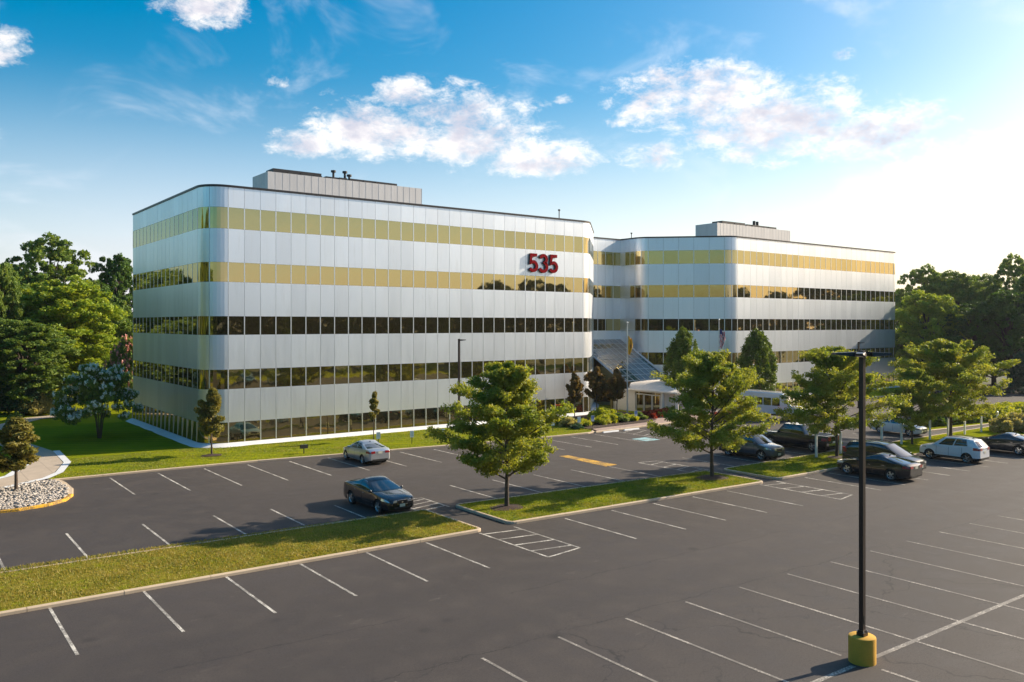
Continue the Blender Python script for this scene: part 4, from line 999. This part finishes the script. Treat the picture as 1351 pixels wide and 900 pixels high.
# shuttle van
def shuttle(x,y,rz):
    e=empty('shuttle_bus',(x,y,0),rz,'white shuttle bus parked near the entrance, mostly behind the middle honey locust','bus')
    L0=7.2
    side=[(0,.45),(0,1.25),(.9,1.45),(1.6,2.45),(2.0,2.72),(7.1,2.75),(7.2,2.6),(7.2,.45)]
    b=MB(); hw=1.05
    for sg in (1,-1): b.face([(sg*hw,L0/2-s,z) for s,z in side])
    for i in range(len(side)): 
        (s0,z0),(s1,z1)=side[i],side[(i+1)%len(side)]; b.face([(hw,L0/2-s0,z0),(-hw,L0/2-s0,z0),(-hw,L0/2-s1,z1),(hw,L0/2-s1,z1)])
    o=b.build('body',p_white,e,smooth=20); fix(o); o.modifiers.new('b','BEVEL').width=.08
    for sg in (1,-1):
        for k in range(5): q=MB(); a=L0/2-2.15-k*.98; q.box(min(sg*hw,sg*(hw+.012)),max(sg*hw,sg*(hw+.012)),a-.86,a,1.45,2.2); q.build('side_window',M['cglass'],e)
        q=MB(); q.box(min(sg*hw,sg*(hw+.01)),max(sg*hw,sg*(hw+.01)),-L0/2+.1,L0/2-.1,.45,.62); q.build('skirt',M['black'],e)
        for c in (1.1,5.4): wheel(e,sg*(hw-.10),L0/2-c,.40,.26,sg)
    q=MB(); q.face([(-.9,L0/2-.93+.02,1.5),(.9,L0/2-.93+.02,1.5),(.9,L0/2-1.55+.02,2.40),(-.9,L0/2-1.55+.02,2.40)]); q.build('windshield',M['cglass'],e)
    for sg in (1,-1): q=MB(); q.box(sg*.8-.14,sg*.8+.14,L0/2-.01,L0/2+.02,.85,1.02); q.build('headlight',M['head'],e)
    return e
shuttle(72.6,51.6,R(3)+PI)
# ================================================================= VEGETATION
def leafmesh(name,cent,rad,per,size,rg,mats,midx=None,up=.35,shell=.0,aspect=1.5):
    cent=np.asarray(cent,float); rad=np.asarray(rad,float); n=len(cent); per=int(per)
    C=np.repeat(cent,per,0); Rr=np.repeat(rad,per,0); T=n*per
    d=rg.normal(size=(T,3)); d/=np.linalg.norm(d,axis=1)[:,None]; r=rg.random(T)**(1/(2.2+shell*3)); P=C+d*r[:,None]*Rr
    nr=rg.normal(size=(T,3)); nr[:,2]+=up*2; nr+=d*.5; nr/=np.linalg.norm(nr,axis=1)[:,None]
    a=np.cross(nr,rg.normal(size=(T,3))); a/=np.linalg.norm(a,axis=1)[:,None]; b=np.cross(nr,a)
    s=size*(.6+.8*rg.random(T))[:,None]
    V=np.stack([P-a*s*aspect*.5,P+b*s*.42,P+a*s*aspect*.5,P-b*s*.42],1).reshape(-1,3)
    me=bpy.data.meshes.new(name); me.vertices.add(T*4); me.vertices.foreach_set('co',V.ravel()); me.loops.add(T*4); me.loops.foreach_set('vertex_index',np.arange(T*4,dtype=np.int32))
    me.polygons.add(T); me.polygons.foreach_set('loop_start',np.arange(0,T*4,4,dtype=np.int32)); me.polygons.foreach_set('loop_total',np.full(T,4,dtype=np.int32))
    for m_ in mats: me.materials.append(m_)
    if len(mats)>1:
        mi=(rg.random(T)<midx).astype(np.int32) if not callable(midx) else midx(P,rg)
        me.polygons.foreach_set('material_index',mi)
    me.update(); me.validate(); return me
def mobj(name,me,parent=None):
    o=bpy.data.objects.new(name,me); COL.objects.link(o)
    if parent: o.parent=parent
    return o
def locust_mesh(seed,H,Rc,z0=.2,per=60,leaf=.13,shape=1.0,nl=20,lm='locust',sp_=.36,flat=.62,trunk_r=.11,updir=.55,mats=None,midx=None,narrow=1.):
    """open tree: leader, arching limbs, twigs, leaf sprays at the twigs"""
    rr=random.Random(seed); rg=np.random.default_rng(seed); b=MB(); cent=[];rad=[]
    tr=[Vector((0,0,-.1))]; 
    for k in range(1,9): tr.append(Vector((rr.uniform(-.05,.05)*k*.35,rr.uniform(-.05,.05)*k*.35,H*.93*k/8)))
    b.tube(tr,[trunk_r*1.25]+[trunk_r*(1-.88*k/8)+.01 for k in range(1,9)],8)
    def tp(z): 
        t=min(7.999,max(0,z/(H*.93)*8)); i=int(t); return tr[i].lerp(tr[i+1],t-i)
    for k in range(nl):
        q=k/(nl-1); z=H*(z0+ (.90-z0)*q); az=k*2.39996+rr.uniform(-.35,.35)
        prof=(math.sin(PI*min(1,(.30+.70*q))**1.0)**.7)*(1-.25*q) if shape==1 else shape(q)
        ln=Rc*max(.14,prof)*rr.uniform(.62,1.2)*narrow; el=updir*(.55+.75*q)+rr.uniform(-.1,.15); p=tp(z); pts=[p.copy()]
        d=Vector((math.cos(az)*math.cos(el),math.sin(az)*math.cos(el),math.sin(el)))
        ns=7
        for s in range(ns):
            d=(d+Vector((rr.uniform(-.13,.13),rr.uniform(-.13,.13),-.05*(s>2)+rr.uniform(-.06,.06)))).normalized(); p=p+d*ln/ns; pts.append(p.copy())
        r0=trunk_r*.42*(1-.55*q); b.tube(pts,[r0*(1-.85*s/ns)+.006 for s in range(ns+1)],5,False)
        for s in range(2,ns+1):
            base=pts[s]
            for sd_ in (-1,1):
                if rr.random()<.12: continue
                dd=Matrix.Rotation(sd_*rr.uniform(.5,1.1),3,'Z')@d; dd.z+=rr.uniform(-.35,.65); dd.normalize(); tl_=ln*rr.uniform(.18,.36)
                e1=base+dd*tl_*.55; e2=base+dd*tl_+Vector((0,0,-.08*tl_)); b.tube([base,e1,e2],[.014,.009,.004],3,False)
                for cpt in (e1,e2):
                    sc=rr.uniform(.7,1.25)*sp_; cent.append(tuple(cpt)); rad.append((sc,sc,sc*flat))
            
        cent.append(tuple(pts[-1])); rad.append((sp_,sp_,sp_*flat))
    cent.append(tuple(tr[-1])); rad.append((sp_*.7,sp_*.7,sp_*1.1))
    me=leafmesh('crown',cent,rad,per,leaf,rg,mats or [L_[lm]],midx)
    tm=MB.build(b,'trunk',M['bark'],smooth=60); 
    return tm,me
def tree(name,label,cat,meshes,loc,rz=0,sc=1,group=None,parts=('trunk','crown')):
    e=empty(name,loc,rz,label,cat,group); tm,me=meshes
    if tm.parent is None and tm.name.split('.')[0]=='trunk' and not tm.get('used'):
        t=tm; tm['used']=1; t.parent=e
    else:
        t=tm.copy(); COL.objects.link(t); t.parent=e
    if 'used' in t: pass
    c=mobj('crown',me,e); e.scale=(sc,sc,sc) if isinstance(sc,(int,float)) else sc
    return e
G1='honey locusts on the parking islands'
T1=locust_mesh(11,7.9,3.45,.17,76,.098,nl=38,sp_=.35,flat=.70,updir=.70); T2=locust_mesh(23,7.9,3.6,.19,76,.098,nl=38,sp_=.35,flat=.70,updir=.66); T3=locust_mesh(37,8.0,4.1,.19,76,.10,nl=40,sp_=.37,flat=.70,updir=.64); T4=locust_mesh(77,8.1,4.1,.16,76,.10,nl=42,sp_=.37,flat=.70,updir=.72)
tree('honey_locust','bright honey locust in mid photo, on the left end of the middle island','tree',T1,(26.0,34.7,.08),.4,1,G1)
tree('honey_locust','honey locust standing before the blue suv at the right end of its island','tree',T2,(41.2,33.7,.08),2.1,1.02,G1)
tree('honey_locust','wide honey locust over the black pickup truck, behind the tall lamp post','tree',T3,(54.55,33.4,.08),1.2,1,G1)
tree('honey_locust','small honey locust in front of the white sedan','tree',T1,(65.4,33.5,.08),3.3,(.72,.72,.80),G1)
tree('honey_locust','largest honey locust above the white compact suv at far right','tree',T4,(71.4,33.3,.08),4.4,(1.15,1.15,1.03),G1)
for x,y,r_ in ((26.0,34.7,.95),(41.2,33.7,1.1),(54.55,33.4,.8),(19.2,61.4,.75)):
    b=MB(); n=18; pts=[(x+r_*(1+.12*math.sin(k*2.1))*math.cos(2*PI*k/n),y+r_*(.8+.1*math.cos(k*1.7))*math.sin(2*PI*k/n),.135) for k in range(n)]
    for k in range(n): b.face([pts[k],pts[(k+1)%n],(x,y,.24)])
    tag(b.build('mulch_ring',M['mulch'],smooth=60),kind='structure')
# young trees near the building
TY=locust_mesh(51,5.0,1.15,.26,60,.12,nl=18,lm='young',sp_=.24,flat=.9,trunk_r=.06,updir=1.0)
tree('young_tree','young olive leaved tree in a mulch ring by the rounded left corner of the building','tree',TY,(19.2,61.4,.12),.3,1.)
tree('young_tree','small russet tinged tree growing out of the stone bed at the far left','tree',TY,(6.2,55.2,.1),2.3,(1.45,1.45,.86))
TT=locust_mesh(53,4.2,.50,.42,34,.10,nl=11,lm='young',sp_=.16,flat=.9,trunk_r=.035,updir=1.1)
tree('sapling','thin sapling rising just behind the silver sedan','tree',TT,(fac(492,61),61,.12),1.2,1.)
TP=locust_mesh(61,4.8,1.6,.32,50,.13,nl=18,lm='plum',sp_=.26,flat=.9,trunk_r=.06,updir=1.05)
for px,Y,s_,l in ((757,62.5,(.75,.75,.95),'dark wispy plum tree against the left wing, first of the three by the entrance'),(786,63.0,(1.0,1.0,1.02),'russet plum tree in the middle of the three by the entrance'),(813,62.0,(.95,.95,.98),'russet plum tree nearest the yellow flag')):
    tree('plum_tree',l,'tree',TP,(fac(px,Y),Y,.12),px,s_,'plum trees by the entrance')
# columnar hornbeams
def column_mesh(seed,H,Rc):
    rg=np.random.default_rng(seed); rr=random.Random(seed); cent=[];rad=[]
    b=MB(); b.tube([(0,0,-.1),(0,0,H*.5),(0,0,H*.95)],[.12,.08,.02],8)
    for k in range(210):
        z=H*(.13+.85*(k/210)); q=(z/H-.13)/.87; prof=Rc*(math.sin(PI*min(1,(.22+.78*q)))**.62); a=rr.uniform(0,6.28); r=prof*rr.uniform(.35,1.0)
        x,y=r*math.cos(a),r*math.sin(a); cent.append((x,y,z)); rad.append((.33,.33,.62))
        if k%6==0: b.tube([(0,0,max(.4,z-1.2)),(x*.5,y*.5,z-.4),(x,y,z)],[.03,.02,.008],4,False)
    for k in range(9): a=k*2.4; q=.55+.04*k; cent.append((Rc*.5*(1-q)*math.cos(a),Rc*.5*(1-q)*math.sin(a),H*(q+.1))); rad.append((.2,.2,.7))
    cent.append((0,0,H*1.0)); rad.append((.15,.15,.7))
    return MB.build(b,'trunk',M['bark'],smooth=60), leafmesh('crown',cent,rad,95,.17,rg,[L_['horn']],up=.1)
TC=column_mesh(71,8.8,2.15)
for px,Y,s_,l in ((900,60.2,(.95,.95,1.0),'columnar hornbeam left of the striped flag, behind the second honey locust'),(997,59.5,(1.08,1.08,.98),'dark conical hornbeam right of the striped flag')):
    tree('columnar_tree',l,'tree',TC,(fac(px,Y),Y,.1),px*.7,s_,'columnar hornbeams before the right wing')
# crape myrtles
def myrtle(seed,H,Rc,blossom,frac,leafm='bluish'):
    rg=np.random.default_rng(seed); rr=random.Random(seed); b=MB(); cent=[];rad=[]
    for k in range(6):
        a=k*1.05+rr.uniform(-.2,.2); p=[(.12*math.cos(a),.12*math.sin(a),-.1),(.35*math.cos(a),.35*math.sin(a),H*.25),(.9*math.cos(a),.9*math.sin(a),H*.5),(1.5*math.cos(a)*Rc/3.6,1.5*math.sin(a)*Rc/3.6,H*.78)]
        b.tube(p,[.06,.05,.04,.015],6)
    for k in range(90):
        u=rr.random(); a=rr.uniform(0,6.28); q=rr.random()**.5; el=rr.uniform(-.45,1.45); r=(.75+.3*rr.random()); x=Rc*r*math.cos(el)*math.cos(a); y=Rc*r*math.cos(el)*math.sin(a); z=H*.44+H*.50*r*math.sin(el)*.98+ .12*H*(math.cos(el)<.3)*0
        cent.append((x,y,z)); rad.append((.6,.6,.38))
    for k in range(30): a=rr.uniform(0,6.28); r=Rc*.6*rr.random(); cent.append((r*math.cos(a),r*math.sin(a),H*rr.uniform(.5,.8))); rad.append((.7,.7,.5))
    top=np.array(cent); c2=top[:90]
    me=leafmesh('crown',cent,rad,130,.17,rg,[L_[leafm]])
    # blossom heads
    hb=[];hr=[]
    for c in c2:
        for _ in range(frac):
            d=np.array([rr.gauss(0,1),rr.gauss(0,1),abs(rr.gauss(0,.8))]); d/=np.linalg.norm(d); hb.append(c+d*np.array([.6,.6,.42])); hr.append((.12,.12,.16))
    me2=leafmesh('blossom',hb,hr,13,.12,rg,[L_[blossom]])
    return MB.build(b,'trunk',M['bark'],smooth=60),me,me2
tm,me,me2=myrtle(81,6.3,3.9,'white',8,'mid')
e=tree('crape_myrtle','shaded crape myrtle covered in white blossom on the left lawn','tree',(tm,me),(fac(130,76.5),76.5,.1),0,(.82,.82,1.)); mobj('blossom',me2,e)
tm,me,me2=myrtle(83,5.6,2.6,'pink',5,'mid'); 
e=tree('crape_myrtle','pink blossomed crape myrtle at the back left corner of the building','tree',(tm,me),(fac(169,99),99,.1),0,(.8,.8,1.45)); mobj('blossom',me2,e)
# large broadleaf trees
def big_mesh(seed,H,Rc,nlobe=46,per=300,leaf=.34,lm='mid',z0=.18,top=.0,sparse=1.,mats=None,lobe=.30):
    rg=np.random.default_rng(seed); rr=random.Random(seed); b=MB(); cent=[];rad=[]
    tr=[(0,0,-.2),(.1,0,H*.2),(-.1,.15,H*.45),(.15,0,H*.7),(0,0,H*.9)]; b.tube(tr,[H*.026,H*.02,H*.015,H*.009,.03],9)
    for k in range(nlobe):
        q=(k+.5)/nlobe; z=H*(z0+.06+(.90-z0)*q**.9); pr_=Rc*(max(0,1-((q-.38)/.68)**2)**.6); a=k*2.39996+rr.uniform(-.5,.5); r=pr_*rr.uniform(.45,1.0)
        x,y=r*math.cos(a),r*math.sin(a); s=Rc*lobe*rr.uniform(.7,1.25)
        if rr.random()<.8: b.tube([(0,0,max(H*.12,z*.55)),(x*.5,y*.5,z*.85),(x,y,z)],[H*.008,H*.005,.02],5,False)
        for m_ in range(9):
            d=Vector((rr.gauss(0,1),rr.gauss(0,1),rr.gauss(0,1)+.35)).normalized(); c=Vector((x,y,z))+Vector((d.x*s,d.y*s,d.z*s*.75)); cent.append(tuple(c)); t=s*rr.uniform(.28,.52); rad.append((t,t,t*.62))
    me=leafmesh('crown',cent,rad,int(per/9*sparse),leaf,rg,mats or [L_[lm]],up=.45,shell=.3)
    return MB.build(b,'trunk',M['bark'],smooth=60),me
BA=big_mesh(101,20,6.3,74,1000,.28,'bright'); BB=big_mesh(102,20,6.5,66,900,.30,'mid'); BC=big_mesh(103,20,6.0,60,760,.30,'deep',lobe=.26); BD=big_mesh(104,20,5.6,48,520,.30,'mid',lobe=.24)
UB=big_mesh(105,8,4.6,40,520,.28,'bluish',z0=.0,lobe=.36)
BX=big_mesh(106,20,6.2,56,560,.36,'shade',lobe=.28)
BIG={'X':BX,'A':BA,'B':BB,'C':BC,'D':BD,'U':UB}
def bt(px,D,ytop,k,label,name='broadleaf_tree',wpx=None,grp=None):
    """D = distance along the view axis; height from the row of its top"""
    l=(px-675.5)*D/1098; x=D*.6054+l*.7959; y=D*.7959-l*.6054; H=9.7+(427-ytop)*D/1098; base=20. if k!='U' else 8.; rb={'X':6.2,'A':6.3,'B':6.5,'C':6.,'D':5.6,'U':4.6}[k]
    s=H/(base*1.0); sx=(wpx*D/1098/2)/(rb*1.12) if wpx else s
    return tree(name,label,'tree',BIG[k],(x,y,-.03),px*.37+D,(sx,sx,s),grp)
GL='woodland trees at the left'
bt(66,118,312,'D','dark tree with the tallest ragged crown at the left against the sky',wpx=118,grp=GL)
bt(88,99,372,'A','broad sunlit yellow green tree in front of the tall dark one at left',wpx=150,grp=GL)
bt(152,128,338,'C','dark green tree just left of the building, behind the others',wpx=74,grp=GL)
bt(-6,92,352,'B','pale green tree cut by the left edge of the photo',wpx=70,grp=GL)
bt(142,108,400,'B','mid green tree touching the left side of the building',wpx=80,grp=GL)
bt(30,88,425,'B','low rounded tree at the left behind the russet tinged tree',wpx=120,grp=GL)
bt(118,122,372,'C','dark crown filling the gap behind the sunlit tree',wpx=90,grp=GL)
bt(20,130,350,'C','dark background tree seen left of the tallest crown',wpx=90,grp=GL)
bt(60,112,440,'C','shaded low tree under the sunlit crown',wpx=130,grp=GL)
bt(150,116,440,'C','shaded low tree right beside the white crape myrtle',wpx=90,grp=GL)
def bush(x,y,w,h,m,label,name='shrub',n=26,per=120,leaf=.12,seed=0,grp=None,up=.3,mats=None,midx=None):
    rr=random.Random(seed+int(x*10)); rg=np.random.default_rng(seed+int(abs(x)*10)); c=[];r=[]
    for k in range(n):
        a=rr.uniform(0,6.28); q=rr.random()**.5; el=rr.uniform(0,1.5); c.append((w/2*.8*q*math.cos(a),w/2*.8*q*math.sin(a),h*.8*math.sqrt(max(0,1-q*q*.8))*rr.uniform(.35,1))); r.append((w*.16,w*.16,h*.2))
    e=empty(name,(x,y,.12),0,label,'shrub',grp); mobj('foliage',leafmesh('foliage',c,r,per,leaf,rg,mats or [L_[m]],midx,up=up),e)
    b=MB()
    for k in range(5): a=k*1.3; b.tube([(0,0,-.1),(w*.18*math.cos(a),w*.18*math.sin(a),h*.6)],[.03,.01],5)
    b.build('stem',M['bark'],e); return e
gx=lambda px,Y:fac(px,Y)
GB='bushes along the left wood edge'
bush(*ground(30,548),5.5,5.2,'bluish','large blue green bush at the left below the woodland',n=60,per=200,leaf=.2,grp=GB)
bush(*ground(8,538),6,6.5,'bluish','dark blue green bush cut by the left edge',n=60,per=200,leaf=.2,seed=3,grp=GB)
bush(*ground(45,549),3.6,2.6,'straw','pale variegated bush beside the path at left',n=34,per=130,leaf=.14,grp=GB)
bush(*ground(62,547),2.6,2.0,'straw','small pale bush right of the variegated one',n=26,per=130,leaf=.14,seed=4,grp=GB)
bush(*ground(72,540),3.0,3.6,'lime','yellow green bush left of the dark trunk',n=34,per=130,leaf=.16,grp=GB)
bush(*ground(18,556),1.8,.9,'mid','low clipped bush at the path corner',n=20,per=100,leaf=.1,grp=GB)
# entrance planting
GE='shrubs in the entrance bed'
bush(gx(794,61),61,3.0,1.35,'lime','clipped dome shrub against the lobby glass',n=40,per=140,grp=GE)
for px,Y,w,h,m,l in ((752,58.5,2.2,.95,'straw','tufted pale grass at the left end of the entrance bed'),(768,58.0,1.9,.8,'lime','small lime tuft left of the accessible sign'),(792,58.2,2.2,1.0,'lime','lime tuft before the clipped dome'),(803,58.4,2.0,1.0,'lime','lime tuft right of the clipped dome'),(815,58.3,2.0,.95,'mid','green tuft beside the lime ones'),(828,58.4,2.0,.9,'lime','green gold tuft at the foot of the flagpole'),(842,58.6,1.8,.8,'mid','low green tuft left of the red shrubs'),
    (744,59.6,2.2,1.0,'mid','grey green tuft by the left wing corner'),(854,58.9,2.0,.85,'red','left one of the dark red shrubs'),(864,59.1,2.0,.9,'red','middle one of the dark red shrubs'),(875,59.2,2.0,.9,'red','right one of the dark red shrubs'),(888,58.6,2.4,1.3,'mid','bushy green shrub right of the red ones'),(760,56.9,1.3,.5,'bluish','low dark bush at the kerb end of the bed')):
    bush(gx(px,Y),Y,w,h,m,l,per=110,seed=px,grp=GE,leaf=.11)
bush(gx(962,52.5),52.5,1.9,1.15,'orange','round bed of orange red flowers behind the second honey locust',name='flower_clump',per=110,seed=9)
bush(gx(948,53.5),53.5,2.4,.9,'red','dark red shrub behind the second honey locust',per=110,seed=19)
# hedges right
GH='hedges beyond the right island'
for k in range(9):
    x=77.5+k*1.55; bush(x,38.6-.18*k,2.2,1.75,'deep' if k<6 else 'lime',['leftmost dark hedge plant','second dark hedge plant from the left','third dark hedge plant from the left','fourth dark hedge plant from the left','fifth dark hedge plant from the left','sixth dark hedge plant, next to the lime ones','first lime yellow hedge plant','middle lime yellow hedge plant','last lime yellow hedge plant'][k]+' behind the white posts',per=110,seed=k,grp=GH,leaf=.13)
for k,(px,yy,w,h) in enumerate(((1322,556,3.4,1.8),(1300,549,3.6,1.7),(1340,548,3.6,1.7))): bush(*ground(px,yy),w,h,'lime',['lime hedge clump left of the straw grass','lime hedge clump farther back at the right','lime hedge clump at the right edge'][k],per=140,seed=k+40,grp=GH,leaf=.14)
for k,(px,yy,w,h) in enumerate(((1328,572,3.0,1.7),(1344,570,3.2,1.9),(1362,568,3.0,1.8))): bush(*ground(px,yy),w,h,'straw',['straw coloured ornamental grass left of its pair','straw coloured ornamental grass at the right edge','straw coloured ornamental grass just past the right edge'][k],name='ornamental_grass',per=260,seed=k+50,grp=GH,leaf=.16)
turf('verge',[(74.5,37.0),(92,35.2),(110,36),(112,44),(96,43),(82,40.5)],M['turf2'],.10,1.5,.02)
kerb([(74.5,36.9),(92,35.05),(110,35.85)])
# red leaved tree
TR=locust_mesh(91,7.2,2.6,.2,60,.15,nl=18,lm='plum',sp_=.35,flat=.7,mats=[L_['red'],L_['plum']],midx=.5)
tree('red_leaved_tree','dark red leaved tree behind the largest honey locust','tree',TR,(93.5,43.0,.0),0,1.0)
# right woodland
GR='woodland trees at the right'
for px,D,yt,k,w,l in ((1224,128,388,'A',88,'broad lit tree right against the right wing'),(1214,146,352,'D',70,'sparse dark topped tree rising behind the first one at the right wing'),(1256,143,362,'B',84,'rounded tree in the middle left of the right woodland'),(1296,140,374,'B',80,'tree with level crown in the right woodland'),
    (1338,136,338,'D',74,'tallest sparse tree near the right edge'),(1284,124,400,'C',84,'shaded lower tree in the right woodland centre'),(1330,122,384,'C',90,'dark tree in front of the tallest one at right'),(1372,128,360,'B',90,'tree at the very right edge of the wood'),(1188,156,384,'C',50,'tree top peeping past the end of the right wing'),(1250,134,440,'C',90,'low shaded tree behind the largest honey locust'),(1196,134,430,'C',60,'low dark tree hugging the right wing end'),(1300,152,366,'B',60,'far tree filling the skyline dip in the right wood'),(1356,116,470,'U',60,'lit bush like tree at the right edge of the road'),(1310,132,450,'C',90,'low shaded tree right of the red leaved one'),(1238,160,372,'B',60,'far tree behind the lit one near the right wing')):
    bt(px,D,yt,k,l,wpx=w,grp=GR)
# trees that only show as reflections, standing behind the viewer
GM='trees mirrored in the office windows'; rr=random.Random(3); n_=0
spots=[(-30+k*7.6,-33+rr.uniform(-7,4)) for k in range(20)]+[(122+k*8,-36+k*8) for k in range(9)]+[(-50-k*3,-36+k*11) for k in range(10)]
for k,(x,y) in enumerate(spots):
    H=rr.uniform(12.3,14.3) if k<20 else (rr.uniform(15,21) if k<29 else rr.uniform(15,21))
    if k in (6,11,16): H=17
    kk='X'; s=H/20
    tree('broadleaf_tree','dark woodland tree seen only as a reflection in the office windows','tree',BIG[kk],(x,y,-.03),rr.uniform(0,6),(s*1.35,s*1.35,s),GM)
for k,(x,y,H,l) in enumerate(((-14,66,20,'tall tree outside the left edge, mirrored in the lowest side windows'),(-19,84,21,'tall tree outside the left edge, mirrored in the middle side windows'),(-27,74,20,'tall tree outside the left edge, behind two others'),(-13,52,14,'tree outside the left edge beyond the stone bed'))):  # tall ones are unseen, added to darken what the side wall mirrors
    s=H/20; tree('broadleaf_tree',l,'tree',BIG['BACB'[k]],(x,y,-.03),k*1.9,(s*1.15,s*1.15,s*1.12),GL)
# wood behind the building for reflections of the side and the skyline left
for k,(x,y,H,l) in enumerate(((-16,96,17,'woodland tree left of the path, mirrored in the side windows'),(-20,76,15,'woodland tree at the far left, out past the russet tree'),(-4,118,18,'woodland tree far behind the left lawn'),(10,124,17,'woodland tree behind the pink crape myrtle'))):
    s=H/20; tree('broadleaf_tree',l,'tree',BIG['BACB'[k]],(x,y,-.03),k*1.3,(s*1.15,s*1.15,s),GL)
for k in range(16):
    bush(4+k*6.6,-13-(k%3)*1.6,3.4,1.6+.5*(k%2),'mid',"green bush behind the lot, seen only mirrored in the second lowest window row",n=14,per=60,leaf=.2,seed=k,grp='bushes mirrored in the office windows')
# ---- grass blades
def blades(name,label,polys,count,z,h,mats,excl=()):
    rg=np.random.default_rng(3); P=[]
    for poly,c in zip(polys,count):
        xs=[p[0] for p in poly]; ys=[p[1] for p in poly]; got=0
        while got<c:
            x=random.uniform(min(xs),max(xs)); y=random.uniform(min(ys),max(ys))
            if inpoly(x,y,poly): P.append((x,y)); got+=1
    P=np.array(P); T=len(P); a=rg.random(T)*6.283; w=.012+.02*rg.random(T); hh=h*(.5+rg.random(T)); lx=rg.normal(size=T)*.03; ly=rg.normal(size=T)*.03
    V=np.zeros((T,3,3)); V[:,0]=np.stack([P[:,0]-np.cos(a)*w,P[:,1]-np.sin(a)*w,np.full(T,z)],1); V[:,1]=np.stack([P[:,0]+np.cos(a)*w,P[:,1]+np.sin(a)*w,np.full(T,z)],1); V[:,2]=np.stack([P[:,0]+lx,P[:,1]+ly,z+hh],1)
    me=bpy.data.meshes.new(name); me.vertices.add(T*3); me.vertices.foreach_set('co',V.ravel()); me.loops.add(T*3); me.loops.foreach_set('vertex_index',np.arange(T*3,dtype=np.int32)); me.polygons.add(T); me.polygons.foreach_set('loop_start',np.arange(0,T*3,3,dtype=np.int32)); me.polygons.foreach_set('loop_total',np.full(T,3,dtype=np.int32))
    me.materials.append(mats); me.update(); me.validate(); return tag(mobj(name,me),label,'grass',None,'stuff')
blades('grass','short grass growing on the kerbed parking islands',[[(0,32.6),(22.3,31.95),(22.3,36.9),(0,38.3)],[(24.3,32.1),(42.7,31.2),(42.7,35.6),(24.3,36.8)],[(44.4,31.2),(60,30.9),(60,35.2),(44.4,35.3)]],[10000,32000,18000],.10,.07,L_['blade'])
blades('grass','patchy yellowed grass on the long island at the lower left',[[(0,32.6),(22.3,31.95),(22.3,36.9),(0,38.3)]],[42000],.10,.065,L_['dry'])
blades('grass','mown grass of the lawn before the left wing',[[(8.6,58),(21,57.6),(34.6,55.9),(50,54.7),(53,57),(50,64.7),(22,64.7),(19,66),(9.5,66)]],[60000],.09,.06,L_['blade'])

# ---- light summer haze in the air
hb=MB(); hb.box(-420,460,-420,460,-1.5,26)
HM=bpy.data.materials.new('haze'); HM.use_nodes=True; HN=HM.node_tree; HN.nodes.clear()
pv=HN.nodes.new('ShaderNodeVolumePrincipled'); pv.inputs['Color'].default_value=(.86,.90,1,1); pv.inputs['Density'].default_value=.00010; pv.inputs['Anisotropy'].default_value=.35
oo=HN.nodes.new('ShaderNodeOutputMaterial'); HN.links.new(pv.outputs[0],oo.inputs['Volume'])
tag(hb.build('haze',HM),'faint pale summer haze over the whole site','haze',kind='stuff')
